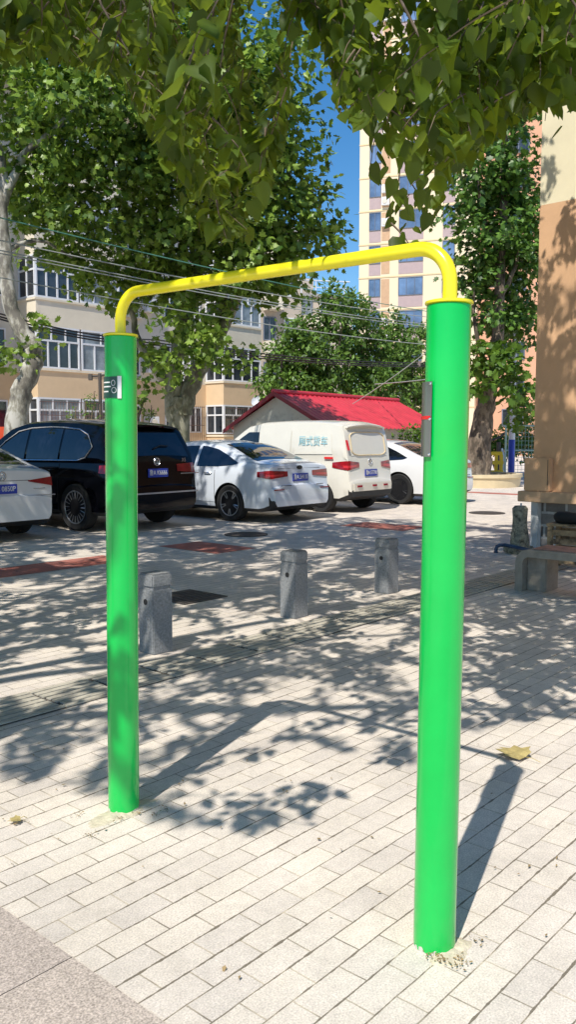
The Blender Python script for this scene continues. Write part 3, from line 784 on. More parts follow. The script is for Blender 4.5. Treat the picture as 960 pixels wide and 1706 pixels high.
    for sgn in (1, -1):
        path = []
        for k in range(3):
            pass
        nz = 4; cols_ = []
        for i in range(9):
            t = i / 8
            cols_.append(('r', yi + (1 - yi) * t))
        for i in range(1, 9): cols_.append(('s', xo * i / 8))
        vs = []; fs = []
        for ci, (kd, val) in enumerate(cols_):
            for j in range(nz + 1):
                s_ = ci / (len(cols_) - 1)
                za = z0 + sp.get('ltaper', .25) * (z1 - z0) * abs(s_ - .5) * 2; zc = z1 - sp.get('ltaper', .25) * .6 * (z1 - z0) * abs(s_ - .5) * 2
                z = za + (zc - za) * j / nz; xx = xr(z)
                if kd == 'r':
                    yw = wid(xx + .02, z); u = val
                    rnd = .014 * max(0, (u - .86) / .14) ** 2
                    vs.append((xx - .012 + rnd, sgn * (yw * min(u, .995) + .006), z))
                else:
                    x_ = xx + .012 + val; vs.append((x_, sgn * (wid(x_, z) + .011), z))
        for i in range(len(cols_) - 1):
            for j in range(nz): k = i * (nz + 1) + j; fs.append((k, k + nz + 1, k + nz + 2, k + 1))
        b = MB(); b.add(vs, fs)
        for i, f in enumerate(b.f):
            cc = (i // nz); rw = i % nz
            if sp.get('glow') and 1 < cc < 10 and rw == 1: b.m[i] = 1
        lm = b.build('tail_lamp', ['lampred', 'lampglow'], o, 50)
    TX = lambda p: axes((0, -1, 0), (0, 0, 1), (-1, 0, 0), p)
    # plate
    pz, pw, ph = sp['plate_z'], .44, .14
    px_ = min(xr(pz - .06), xr(pz + .06)) - .012
    b = MB(); b.box(px_ - .006, px_ + .006, -pw / 2, pw / 2, pz - ph / 2, pz + ph / 2); pl_ = b.build('licence_plate', 'plate_blue', o, bevel=.003)
    text_part(sp['plate'], .105, 'white', pl_, TX((px_ - .009, 0, pz)), 'plate_characters', .385)
    # badge
    bz_ = sp['badge_z']; bx_ = xr(bz_) - .012; rr = .062
    T = TX((bx_, 0, bz_))
    q = MB()
    if sp['badge'] == 'vw':
        q.tube([T @ Vector((rr * math.cos(t), rr * math.sin(t), 0)) for t in np.linspace(0, 2 * pi, 25)], .008, 6, cap=False)
        for seg in (((-.5, .75), (0, .05)), ((.5, .75), (0, .05)), ((-.8, .35), (-.38, -.75)), ((-.38, -.75), (0, -.1)), ((0, -.1), (.38, -.75)), ((.38, -.75), (.8, .35))):
            q.tube([T @ Vector((x * rr, y * rr, 0)) for x, y in seg], .007, 5)
    elif sp['badge'] == 'ring':
        q.tube([T @ Vector((rr * math.cos(t), rr * math.sin(t), 0)) for t in np.linspace(0, 2 * pi, 25)], .012, 6, cap=False)
        q.tube([T @ Vector((-rr * .5, -rr * .3, 0)), T @ Vector((0, rr * .5, 0)), T @ Vector((rr * .5, -rr * .3, 0))], .01, 5)
    else:
        q.lathe([(.075, -.004), (.075, .006), (.06, .01)], 24, T=T @ Matrix.Diagonal((1, .5, 1, 1)))
    q.build('badge', 'cladding' if sp['badge'] == 'oval' else 'chrome', o, 50)
    for (y0, y1, za, zb_, m_, nm, dx) in sp.get('rear_bits', []):
        xx = min(xr(za), xr(zb_)) - dx
        q = MB(); q.box(xx - .008, xx + .012, y0, y1, za, zb_); q.build(nm, m_, o, bevel=.003)
    for (body_, size, y, z, m_) in sp.get('rear_text', []): text_part(body_, size, m_, o, TX((xr(z) - .012, y, z)), 'lettering')
    for (body_, size, x_, z, m_, wd) in sp.get('side_text', []): text_part(body_, size, m_, o, axes((-1, 0, 0), (0, -kt * .35, 1), (0, 1, kt * .35), (x_, wid(x_, z) + .03, z)), 'lettering', wd)
    if 'spoiler' in sp:
        (x0, x1, z0_, z1_, wy) = sp['spoiler']; q = MB()
        n_ = 10; vs = []; fs = []
        for j in range(n_ + 1):
            u = -1 + 2 * j / n_; y = u * wy; bow = .05 * u * u
            vs += [(x0 + bow, y, z0_ - .05 * u * u), (x1, y, z1_ - .06 * u * u), (x1, y, z1_ - .035 - .06 * u * u), (x0 + .01 + bow, y, z0_ - .03 - .05 * u * u)]
        for j in range(n_):
            k = j * 4; fs += [(k, k + 4, k + 5, k + 1), (k + 1, k + 5, k + 6, k + 2), (k + 2, k + 6, k + 7, k + 3), (k + 3, k + 7, k + 4, k)]
        fs += [(0, 1, 2, 3), (n_ * 4, n_ * 4 + 3, n_ * 4 + 2, n_ * 4 + 1)]
        q.add(vs, fs); q.build('rear_spoiler', sp['paint'], o, 40)
    # wheels
    for xw in sp['wx']:
        for sgn in (-1, 1):
            yy = sgn * (Wm - .115)
            T = Matrix.Translation((xw, yy, Rw)) @ Matrix.Rotation(-sgn * pi / 2, 4, 'X')
            q = MB(); r2 = Rw * .70
            q.lathe([(r2, -.09), (Rw * .93, -.105), (Rw * .99, -.085), (Rw, -.04), (Rw, .04), (Rw * .99, .085), (Rw * .93, .105), (r2, .09), (r2 - .01, .05), (r2 - .02, -.05)], 40, T=T)
            wh = q.build('wheel', 'tyre', o, 40)
            q = MB(); q.lathe([(r2, .088), (r2 - .018, .094), (r2 - .03, .07), (r2 - .04, .0), (.07, -.01)], 40, mi=1, T=T)
            ns = sp['spokes']
            for k in range(ns):
                a = 2 * pi * k / ns + .3
                for da in ((-.13, .13) if ns <= 6 else (0,)):
                    p0 = Vector((.05 * math.cos(a), .05 * math.sin(a), .065)); p1_ = Vector(((r2 - .012) * math.cos(a + da), (r2 - .012) * math.sin(a + da), .086))
                    q.tube([T @ p0, T @ ((p0 + p1_) / 2 + Vector((0, 0, .006))), T @ p1_], [.017, .014, .013] if ns <= 6 else [.012, .010, .009], 5)
            q.lathe([(.06, .05), (.06, .078), (.045, .086)], 18, T=T)
            q.lathe([(r2 - .004, .084), (r2 + .004, .095), (r2 - .014, .097), (r2 - .02, .086)], 40, T=T)
            q.build('rim', [sp['rim'], 'alloyd'], wh, 40)
    return o

SEDAN = dict(L=4.65, W=.905, H=1.46, belt=.93, tumble=.27, clad=.30, rclad=.40, Rw=.33, wx=(1.0, 3.66), paint='carblue', bot=.2,
    top=[(0, .52), (.008, .60), (.02, .655), (.055, .675), (.07, .76), (.08, .92), (.10, 1.02), (.13, 1.045), (.17, 1.055), (.40, 1.085), (.62, 1.14), (.9, 1.25), (1.15, 1.345), (1.4, 1.41), (1.7, 1.45), (2.05, 1.465), (2.45, 1.45), (2.75, 1.41), (3.1, 1.28), (3.45, 1.10), (3.65, 1.01), (3.9, .96), (4.3, .86), (4.5, .76), (4.6, .66), (4.65, .5)],
    side_glass=[[(.80, 1.06), (1.12, 1.20), (1.40, 1.30), (1.72, 1.355), (1.84, 1.36), (1.84, .985), (1.3, .99), (.9, 1.02)], [(1.92, 1.36), (2.15, 1.36), (2.55, 1.32), (2.85, 1.21), (3.25, 1.0), (1.92, .985)]],
    doors=[[(1.36, .34), (1.36, .92), (2.18, .92), (2.18, .34)], [(2.20, .34), (2.20, .92), (3.2, .92), (3.2, .34)]], hz=.87,
    mirror=(2.98, 1.0), rear_glass=(.50, 1.36, .80, .80), front_glass=(2.72, 3.5, .84, .92), lamp=(.785, .935, .42, .22), glow=True, plate_z=.80, plate='鲁A 5H135', badge='oval', badge_z=.975, spokes=5, rim='alloy', handle='chrome',
    rear_bits=[(-.60, .60, .955, .966, 'cladding', 'boot_seam', -.006), (.32, .60, .655, .668, 'cladding', 'model_script', .02), (-.6, -.4, .655, .668, 'cladding', 'model_script', .02), (.52, .78, .585, .605, 'lampred', 'reflector', .002), (-.78, -.52, .585, .605, 'lampred', 'reflector', .002)],
    spoiler=(.10, .30, 1.078, 1.085, .66))
SED1 = dict(SEDAN, paint='carwhite', plate='鲁B 0850P', badge='vw', badge_z=.955, plate_z=.77, lamp=(.79, .93, .50, .20), ltaper=.55, glow=False,
    rear_bits=[(-.85, .85, .655, .667, 'chrome', 'bumper_crease', -.02), (-.70, -.50, .755, .768, 'chrome', 'model_script', .0), (-.44, .44, .882, .890, 'cladding', 'boot_seam', -.004)])
del SED1['spoiler']
SUV = dict(L=4.92, W=.985, H=1.80, belt=1.10, tumble=.21, clad=.40, rclad=.47, Rw=.385, wx=(1.0, 3.93), paint='carblack', bot=.27, rr=.5, rc=.17,
    top=[(0, .58), (.006, .66), (.02, .715), (.055, .735), (.07, .80), (.085, 1.05), (.11, 1.16), (.20, 1.32), (.34, 1.56), (.385, 1.66), (.42, 1.715), (.60, 1.755), (1.1, 1.80), (1.8, 1.825), (2.5, 1.80), (2.9, 1.71), (3.25, 1.50), (3.6, 1.27), (3.85, 1.17), (4.3, 1.10), (4.7, .98), (4.85, .84), (4.92, .6)],
    side_glass=[[(.62, 1.36), (.74, 1.21), (.9, 1.165), (1.38, 1.16), (1.38, 1.645), (1.0, 1.62), (.78, 1.54)], [(1.43, 1.16), (1.43, 1.65), (1.8, 1.67), (2.3, 1.655), (2.3, 1.15)], [(2.36, 1.15), (2.36, 1.65), (2.65, 1.59), (2.95, 1.43), (3.4, 1.14)]],
    chrome=[(3.42, 1.12), (2.3, 1.13), (1.4, 1.14), (.9, 1.145), (.72, 1.19), (.59, 1.36), (.76, 1.56), (1.0, 1.645), (1.4, 1.675), (1.8, 1.69), (2.3, 1.675), (2.65, 1.62), (2.98, 1.45), (3.42, 1.14)],
    doors=[[(1.42, .46), (1.42, 1.07), (2.32, 1.09), (2.32, .46)], [(2.34, .46), (2.34, 1.09), (3.4, 1.07), (3.4, .46)]], hz=.98,
    mirror=(3.12, 1.14), rear_glass=(.135, .36, .86, .82), front_glass=(2.85, 3.62, .86, .93), lamp=(.92, 1.09, .50, .30), ltaper=.2, plate_z=.935, plate='鲁A K6666', badge='vw', badge_z=1.115, spokes=20, rim='alloy',
    rear_bits=[(-.86, .86, .60, .625, 'chrome', 'bumper_trim', .004), (-.95, -.52, .905, .918, 'chrome', 'lamp_trim', .012), (.52, .95, .905, .918, 'chrome', 'lamp_trim', .012)],
    rear_text=[('X5', .085, -.62, 1.135, 'chrome')], wiper=(.20, .34), spoiler=(.26, .62, 1.715, 1.765, .70))
VAN = dict(L=4.35, W=.83, H=1.86, belt=1.06, tumble=.115, clad=.32, rclad=.44, Rw=.305, wx=(.72, 3.42), paint='vanwhite', bot=.24, rr=.36, rc=.13,
    top=[(0, .50), (.006, .60), (.02, .66), (.04, .69), (.06, .9), (.075, 1.08), (.11, 1.30), (.17, 1.60), (.20, 1.70), (.25, 1.79), (.45, 1.835), (1.0, 1.865), (1.8, 1.87), (2.4, 1.85), (2.75, 1.78), (3.1, 1.57), (3.5, 1.28), (3.7, 1.17), (4.0, 1.06), (4.22, .9), (4.3, .72), (4.35, .5)],
    side_glass=[[(2.42, 1.16), (2.42, 1.63), (2.72, 1.63), (2.95, 1.50), (3.4, 1.17)]],
    panels=[[(.42, 1.18), (.48, 1.60), (1.40, 1.66), (1.40, 1.17)], [(1.52, 1.17), (1.52, 1.66), (2.30, 1.66), (2.30, 1.17)]],
    doors=[[(1.46, .36), (1.46, 1.04), (2.36, 1.04), (2.36, .36)], [(2.40, .36), (2.40, 1.04), (3.3, 1.04), (3.3, .36)]], hz=.98,
    mirror=(3.08, 1.15), rear_glass=(.088, .185, .84, .82), rear_mat='vanwhite', rear_name='rear_panel', front_glass=(2.72, 3.52, .84, .92), lamp=(.86, 1.05, .52, .34), glow=True, ltaper=.3, plate_z=.80, plate='鲁A 5T718', badge='ring', badge_z=1.03, spokes=5, rim='alloyd',
    rear_bits=[(-.66, .66, .44, .60, 'vanwhite', 'bumper', .016), (.40, .56, .52, .56, 'lampred', 'reflector', .034), (-.12, .02, .52, .56, 'lampred', 'reflector', .034), (-.52, -.38, .52, .56, 'lampred', 'reflector', .034), (-.70, -.58, .985, .998, 'cladding', 'model_script', .004), (.40, .56, .995, 1.008, 'cladding', 'model_script', .004)],
    side_text=[('厢式货车', .22, .92, 1.43, 'cyan', .74)], spoiler=(.10, .44, 1.775, 1.835, .66))
VAN['extra'] = True
def place(sp, px, py, ang, name, label, cat, side=1):
    """Put a car so that its near rear wheel stands at that point of the parking lot."""
    g = ground(px, py); a = R(ang); head = a + pi / 2
    f = Vector((math.cos(head), math.sin(head), 0)); l = Vector((-math.sin(head), math.cos(head), 0))
    loc = Vector((g.x, g.y, 0)) - f * sp['wx'][0] - l * (sp['W'] - .08) * side
    return make_car(sp, loc, head, name, label, cat)
place(SED1, 33, 888, 49, 'parked_sedan', 'white sedan with plate ending 0850P at the near end of the row', 'car', -1)
place(SUV, 130, 884, 52, 'parked_suv', 'black SUV with chrome window trim behind the farther green post', 'car')
place(SEDAN, 386, 868, 50, 'parked_sedan', 'bluish white sedan between the black SUV and the white van', 'car')
vo = place(VAN, 537, 853, 50, 'parked_van', 'cream white cargo van with cyan Chinese lettering on its side', 'van')
place(dict(SEDAN, paint='carwhite', rim='alloyd', plate='鲁A 8E602', Rw=.35, lamp=(.80, .93, .40, .2)), 667, 840, 50, 'parked_sedan', 'white car with black wheels standing mostly behind the nearer green post', 'car')
for (ys_, z0, z1) in ((.60, 1.16, 1.62),):
    mb = MB(); pts = []
    for t in range(33):
        a = 2 * pi * t / 32; y = ys_ * math.copysign(min(1, abs(1.25 * math.cos(a))), math.cos(a)); zq = (z0 + z1) / 2 + (z1 - z0) / 2 * math.copysign(min(1, abs(1.25 * math.sin(a))), math.sin(a))
        pts.append((interp([(z, x) for x, z in VAN['top'] if z < 1.85], zq) - .012, y, zq))
    mb.tube(pts, .011, 6, cap=False); mb.build('panel_seal', 'planter', vo, 50)
# red and orange reflective marks on the van
vw = lambda x, z: .83 * (1 - .115 * (max(0, (z - 1.06) / .8)) ** 1.25 - (.018 if z > 1.06 else 0))
for (x0, x1, z0, z1) in ((.40, .62, 1.085, 1.125),):
    mb = MB(); mb.box(x0, x1, vw(.5, 1.1) + .004, vw(.5, 1.1) + .010, z0, z1); mb.build('reflective_mark', 'red', vo)
mb = MB(); T = axes((0, -1, 0), (.30, 0, 1), (-1, 0, .3), (.098, .735, 1.36)); mb.box(-.035, .035, -.10, .10, -.004, .004, T=T); mb.build('reflective_mark', 'red', vo)

# ------------------------------------------------------------------ buildings
def window(parent, x0, x1, z0, z1, y, fm, gm, cols=2, transom=0.0, fw=.07, T=None, depth=.06):
    """Window frame with mullions as a part, its glass as a sub-part; front plane at y, facing -y."""
    T = T or Matrix.Identity(4)
    q = MB()
    q.box(x0, x1, y - depth, y + .02, z0, z0 + fw, T=T); q.box(x0, x1, y - depth, y + .02, z1 - fw, z1, T=T)
    q.box(x0, x0 + fw, y - depth, y + .02, z0 + fw, z1 - fw, T=T); q.box(x1 - fw, x1, y - depth, y + .02, z0 + fw, z1 - fw, T=T)
    zt = z1 - fw - (z1 - z0) * transom
    if transom: q.box(x0 + fw, x1 - fw, y - depth + .005, y + .02, zt - fw * .5, zt + fw * .5, T=T)
    for i in range(1, cols):
        xc = x0 + (x1 - x0) * i / cols; q.box(xc - fw * .45, xc + fw * .45, y - depth + .01, y + .02, z0 + fw, (zt - fw * .5) if transom else z1 - fw, T=T)
    if transom:
        for i in range(1, max(2, cols // 2 + 1)):
            xc = x0 + (x1 - x0) * i / max(2, cols // 2 + 1); q.box(xc - fw * .4, xc + fw * .4, y - depth + .01, y + .02, zt + fw * .5, z1 - fw, T=T)
    f = q.build('window', fm, parent)
    q = MB(); q.add([(x0 + fw * .5, y - .012, z0 + fw * .5), (x1 - fw * .5, y - .012, z0 + fw * .5), (x1 - fw * .5, y - .012, z1 - fw * .5), (x0 + fw * .5, y - .012, z1 - fw * .5)], [(0, 1, 2, 3)], T=T)
    q.build('pane', gm, f, recalc=False)
    return f

O1 = Vector((-2.2, 42.0, 0)); b1 = empty('apartment_building', O1, ROW, 'low apartment block with cream and tan balconies behind the parked cars', 'building')
FL = [(1.70, 3.05), (4.15, 5.75), (6.78, 8.35), (9.43, 11.0), (12.08, 13.65)]
TOP = 15.0
mb = MB(); mb.box(-27, 0, 0, 10, 0, 4.0); mb.build('lower_wall', 'btan', b1)
mb = MB(); mb.box(-27, 0, 0, 10, 4.0, TOP); mb.build('upper_wall', 'bgrey', b1)
mb = MB(); mb.box(-27.4, .4, -1.6, 10.4, TOP, TOP + .25); mb.build('roof', 'broof', b1)
def bay(x0, x1, d=1.2, cols=5):
    zz = [(0, 1.66, 'btan')]
    for i in range(5):
        hi = FL[i + 1][0] if i < 4 else TOP - .02
        zz.append((FL[i][1], hi, 'btan' if i == 0 else 'bcream'))
    for (a, b_, m_) in zz:
        q = MB(); q.box(x0, x1, -d, -.002, a, b_); q.build('balcony', m_, b1)
        q = MB(); q.box(x0 - .05, x1 + .05, -d - .05, -.004, b_ - .09, b_ - .02) if b_ < TOP - .5 else q.box(x0 - .05, x1 + .05, -d - .05, -.004, b_ - .2, b_ - .1)
        q.build('sill', 'bcream', b1)
    for i, (a, b_) in enumerate(FL):
        gm = random.choice(['glass', 'glass', 'curtain'])
        n_ = cols
        half = (x0 + x1) / 2
        if x1 - x0 > 3:
            window(b1, x0 + .02, half - .04, a, b_, -d + .06, 'frame_white', gm, 4, .30); window(b1, half + .04, x1 - .02, a, b_, -d + .06, 'frame_white', 'glass' if gm == 'curtain' else 'curtain', 3, .30)
        else: window(b1, x0 + .02, x1 - .02, a, b_, -d + .06, 'frame_white', gm, 4, .30)
        # left end face of the bay (looks along -x)
        T = axes((0, -1, 0), (1, 0, 0), (0, 0, 1), (x0, 0, 0))
        window(b1, .02, d - .02, a, b_, .04, 'frame_white', 'glass', 2, .30, T=T)
        if i == 0:
            q = MB(); k = 0
            xx = x0
            while xx < x1: q.tube([(xx, -d - .10, a), (xx, -d - .10, b_ - .15)], .010, 4); xx += .13
            for z_ in (a + .05, (a + b_) / 2, b_ - .16): q.tube([(x0, -d - .10, z_), (x1, -d - .10, z_)], .012, 4)
            q.build('window_grille', 'rail', b1)
bay(-2.55, 0, cols=4); bay(-12.3, -8.4); bay(-18.4, -14.2); bay(-25, -20.8)
for i, (a, b_) in enumerate(FL):
    for (x0, x1) in ((-7.6, -6.5), (-5.1, -4.4), (-3.6, -2.9), (-13.7, -12.9)):
        window(b1, x0, x1, a + .05, b_ - .1, .0, 'frame_white', 'glass', 2, 0, .06, depth=.05)
    q = MB(); q.box(-7.7, -6.4, -.16, -.004, a - .12, a - .02); q.build('sill', 'bcream', b1)
    q = MB(); q.box(-6.35, -5.75, -.42, -.04, a - .1 + .3, a + .75); ac = q.build('air_conditioner', 'frame_white', b1, bevel=.02)
    q = MB(); q.lathe([(.2, 0), (.2, .02), (.15, .03)], 18, T=Matrix.Translation((-6.05, -.42, a + .45)) @ Matrix.Rotation(pi / 2, 4, 'X')); q.build('fan_cover', 'bgrey', ac)
mb = MB(); mb.tube([(-4.05, -.10, 0), (-4.05, -.10, TOP)], .055, 8); mb.build('drainpipe', 'frame_white', b1, 50)
mb = MB(); xx = -4.0
while xx < -2.7: mb.tube([(xx, -.12, 1.2), (xx, -.12, 3.0)], .012, 4); xx += .12
for z_ in (1.25, 2.1, 2.95): mb.tube([(-4.0, -.12, z_), (-2.75, -.12, z_)], .014, 4)
mb.build('window_grille', 'rail', b1)
# satellite dish on that building
g = at(431, 672, 40.3); o = empty('satellite_dish', g, 0, 'grey round satellite dish on the wall above the red roofed shed', 'dish')
prof = [(.02 + .32 * math.sin(a_), .34 - .34 * math.cos(a_) * .9) for a_ in np.linspace(.05, 1.1, 8)]
mb = MB(); T = Matrix.Rotation(R(60), 4, 'X') @ Matrix.Rotation(R(-15), 4, 'Y'); mb.lathe(prof + [(p[0], p[1] + .012) for p in prof[::-1]], 24, T=T); mb.build('dish', 'polegrey', o, 60)
mb = MB(); mb.tube([(0, 0, -.4), (0, 0, .05), (.0, .25, .1)], .025, 6); mb.build('arm', 'polegrey', o)
mb = MB(); mb.tube([T @ Vector((0, .3, .18)), T @ Vector((0, 0, .45))], .015, 5); mb.build('feed_horn', 'polegrey', o)

# mid-distance blocks
def block(name, O, ang, Wd, Hh, floors, cols, wall, label, roofstuff=False, fh=2.85, z0=2.0):
    o = empty(name, O, ang, label, 'building')
    q = MB(); q.box(0, Wd, 0, 9, 0, Hh); q.build('wall', wall, o)
    q = MB(); q.box(-.2, Wd + .2, -.25, 9.2, Hh, Hh + .2); q.build('roof', 'broof', o)
    for f in range(floors):
        for c in range(cols):
            xc = Wd * (c + .5) / cols; ww = Wd / cols * .30
            window(o, xc - ww, xc + ww, z0 + f * fh, z0 + f * fh + 1.5, .0, 'frame_white' if c % 2 else 'frame_dark', random.choice(['glass', 'curtain', 'glass']), 2, 0, .07)
        q = MB(); q.box(.3, Wd * .45, -.9, -.004, z0 + f * fh - 1.0, z0 + f * fh - .1); q.build('balcony', 'bcream', o)
    if roofstuff:
        for xx in np.arange(.3, Wd, 1.1):
            q = MB(); q.tube([(xx, .1, Hh + .2), (xx, .1, Hh + 1.2)], .05, 5); q.build('roof_rail_post', 'polegrey', o)
        q = MB(); q.tube([(.3, .1, Hh + 1.2), (Wd - .2, .1, Hh + 1.2)], .05, 5); q.tube([(.3, .1, Hh + .7), (Wd - .2, .1, Hh + .7)], .035, 5); q.build('roof_rail', 'polegrey', o)
        q = MB(); q.box(Wd * .1, Wd * .4, 2, 5, Hh + .2, Hh + 1.7); q.build('stair_hut', 'bdull', o)
    return o
block('apartment_building', at(432, 730, 54) * 1.0 - Vector((0, 0, at(432, 730, 54).z)), R(25), 2.9, 14.6, 5, 2, 'bdull', 'dull beige block squeezed behind the low cream apartment block')
block('apartment_building', at(496, 730, 63) - Vector((0, 0, at(496, 730, 63).z)), R(12), 4.2, 11.9, 4, 3, 'bdull', 'low beige block with railed roof terrace left of the tall tower', True)

# tower
OT = Vector((6.3, 76, 0)); TA = R(-19); tw = empty('tower_block', OT, TA, 'tall cream apartment tower with mauve panels under its windows', 'building')
NF = 18; FH = 2.85; Z0 = 13.9 - 4 * FH
mb = MB(); mb.box(0, 10.3, 0, 14, 0, NF * FH + 1.5); mb.build('wall', 'tcream', tw)
mb = MB(); mb.box(10.32, 30, 1.2, 14, 0, NF * FH + 1.5); ow = mb.build('side_wing', 'torange', tw)
mb = MB(); mb.box(-.3, 30.3, -.3, 14.3, NF * FH + 1.5, NF * FH + 2.0); mb.build('roof', 'broof', tw)
for f in range(NF):
    z = Z0 + f * FH
    if z > NF * FH: break
    window(tw, .9, 1.95, z, z + 1.55, -.02, 'frame_dark', 'glassblue', 2, 0, .055, depth=.05)
    window(tw, 3.55, 5.7, z, z + 1.55, -.02, 'frame_dark', 'glassblue', 3, 0, .06, depth=.05)
    window(tw, 7.35, 8.4, z, z + 1.55, -.02, 'frame_dark', 'glassblue', 2, 0, .055, depth=.05)
    for (x0, x1) in ((.9, 1.95), (3.55, 5.7), (7.35, 8.4)):
        q = MB(); q.box(x0, x1, -.02, .001, z - 1.0, z - .03); q.build('spandrel', 'tmauve', tw)
    q = MB(); q.box(-.04, 10.34, -.04, .001, z - 1.22, z - 1.12); q.build('band', 'tband', tw)
    q = MB(); q.box(2.02, 2.75, -.02, .001, z - .9, z + 1.5); q.build('niche', 'ledge', tw)
    if f in (3, 6, 7, 9, 12):
        for k in (0, 1) if f % 2 else (1,):
            q = MB(); q.box(2.05, 2.72, -.34, -.025, z - .8 + k * 1.05, z - .1 + k * 1.05); ac = q.build('air_conditioner', 'white', tw, bevel=.02)
            q = MB(); q.lathe([(.24, 0), (.24, .03), (.18, .04)], 16, T=Matrix.Translation((2.34, -.34, z - .45 + k * 1.05)) @ Matrix.Rotation(pi / 2, 4, 'X')); q.build('fan_cover', 'bgrey', ac)
    for x0 in (12.5, 17.5, 22):
        window(tw, x0, x0 + 1.8, z, z + 1.5, 1.2, 'frame_dark', 'glass', 2, 0, .09, depth=.10)

# ------------------------------------------------------------------ shed with a red roof
ap = at(463, 656, 26.0); SA = R(53)
sh = empty('shed', (ap.x, ap.y, 0), SA, 'small pale shed with a gabled red corrugated roof behind the white van', 'shed')
hz_ = ap.z; LS = 7.2; wl, wr = 1.80, 1.95; ez = hz_ - .98
mb = MB()
vs = [(0, wl, 0), (0, -wr, 0), (0, -wr, ez), (0, 0, hz_ - .06), (0, wl, ez), (LS, wl, 0), (LS, -wr, 0), (LS, -wr, ez), (LS, 0, hz_ - .06), (LS, wl, ez)]
mb.add(vs, [(0, 1, 2, 3, 4), (9, 8, 7, 6, 5), (1, 6, 7, 2), (0, 4, 9, 5), (2, 7, 8, 3), (3, 8, 9, 4)]); mb.build('wall', 'shedwall', sh)
def roof_slope(y1, z1):
    q = MB(); n_ = 120; vs = []; fs = []
    for i in range(n_ + 1):
        x_ = -.22 + (LS + .44) * i / n_; dz = .022 * math.sin(i * pi / 2)
        ny = 8
        for j in range(ny + 1):
            t = j / ny; vs.append((x_, y1 * t, hz_ + (z1 - hz_) * t + dz + .035 - .012 * ((j % 2))))
    for i in range(n_):
        for j in range(ny): k = i * (ny + 1) + j; fs.append((k, k + 1, k + ny + 2, k + ny + 1))
    q.add(vs, fs); return q.build('roof', 'redroof', sh, 60)
roof_slope(-wr - .22, ez - .11); roof_slope(wl + .22, ez - .12)
for (y1, z1) in ((-wr - .24, ez - .13), (wl + .24, ez - .13)):
    mb = MB(); mb.add([(-.25, 0, hz_ + .07), (-.25, y1, z1 + .02), (-.25, y1, z1 - .10), (-.25, 0, hz_ - .06), (-.21, 0, hz_ + .07), (-.21, y1, z1 + .02), (-.21, y1, z1 - .10), (-.21, 0, hz_ - .06)], [(0, 1, 2, 3), (7, 6, 5, 4), (0, 4, 5, 1), (3, 2, 6, 7), (1, 5, 6, 2)])
    mb.build('barge_board', 'reddark', sh)
mb = MB(); mb.tube([(-.25, 0, hz_ + .07), (LS + .25, 0, hz_ + .07)], .07, 8); mb.build('ridge_cap', 'redroof', sh, 50)

# ------------------------------------------------------------------ things beyond the right post
g = at(799, 790, 26.3); pc = Vector((g.x, 26.5, 0))
o = empty('tree_planter', pc, 0, 'round cream walled planter at the foot of the leaning tree', 'planter')
mb = MB(); mb.lathe([(1.30, 0), (1.33, .30), (1.37, .30), (1.37, .40), (1.17, .40), (1.17, .02), (1.16, 0)], 48); mb.build('wall', 'planter', o, 40)
mb = MB(); mb.lathe([(1.165, .01), (1.165, .33), (.01, .36)], 32); mb.build('soil_bed', 'soil', o, 60)

g = ground(852, 803); o = empty('lamp_post', (g.x, g.y, 0), 0, 'slim metal post painted blue at its foot and pale above, right of the planter', 'lamp post')
mb = MB(); mb.tube([(0, 0, 0), (0, 0, 1.45)], .105, 14); mb.build('blue_base', 'bluepaint', o, 50)
mb = MB(); mb.tube([(0, 0, 1.45), (.03, 0, 6.2)], [.10, .07], 14); mb.build('pole', 'polegrey', o, 50)
mb = MB(); mb.box(-.25, .25, -.25, .25, 0, .05); mb.build('foot_plate', 'bluepaint', o, bevel=.01)
mb = MB(); mb.box(.11, .42, -.10, .10, 2.55, 3.25); mb.build('control_box', 'iron', o, bevel=.02)
mb = MB(); mb.tube([(.0, 0, 4.55), (.7, -.1, 4.62), (1.15, -.15, 4.7)], .03, 6); mb.build('arm', 'iron', o, 50)
mb = MB(); mb.tube([(.03, 0, 6.2), (-.3, -.3, 6.45), (-.9, -.6, 6.5)], .045, 8); mb.build('lamp_arm', 'polegrey', o, 50)
mb = MB(); mb.box(-1.35, -.85, -.75, -.5, 6.45, 6.56); mb.build('lamp_head', 'polegrey', o, bevel=.03)

g = at(820, 790, 31.5); o = empty('plastic_barrier', (g.x, 31.5, 0), R(8), 'yellow plastic barrier with openings behind the tree planter', 'barrier')
mb = MB()
mb.box(-.45, .45, -.06, .06, .12, .30); mb.box(-.45, .45, -.06, .06, .52, .66); mb.box(-.40, .40, -.06, .06, .86, 1.0)
for x_ in (-.42, -.13, .16, .36): mb.box(x_ - .05, x_ + .06, -.055, .055, .28, .9)
mb.build('panel', 'yplastic', o, bevel=.02)
for x_ in (-.32, .32):
    mb = MB(); mb.box(x_ - .07, x_ + .07, -.28, .28, 0, .13); mb.build('foot', 'yplastic', o, bevel=.03)

g = ground(837, 795); o = empty('exercise_machine', (g.x, g.y + .6, 0), 0, 'dark slim exercise machine with slanted arm and pale pedal beside the blue post', 'exercise equipment')
mb = MB(); mb.tube([(0, 0, 0), (0, 0, 1.35)], .085, 12); mb.build('upright', 'iron', o, 50)
mb = MB(); mb.tube([(-.28, 0, 1.42), (0, 0, 1.52), (.32, 0, 1.78)], .04, 8); mb.build('arm', 'iron', o, 50)
mb = MB(); mb.box(-.04, .30, -.3, -.05, .09, .17); mb.build('pedal', 'white', o, bevel=.03)
mb = MB(); mb.tube([(.14, -.15, .16), (.2, -.1, .7), (.12, -.02, 1.1)], .045, 8); mb.build('swing_bar', 'polegrey', o, 50)
mb = MB(); mb.lathe([(.2, 0), (.2, .03), (.1, .05)], 20); mb.build('base_plate', 'iron', o, 40)

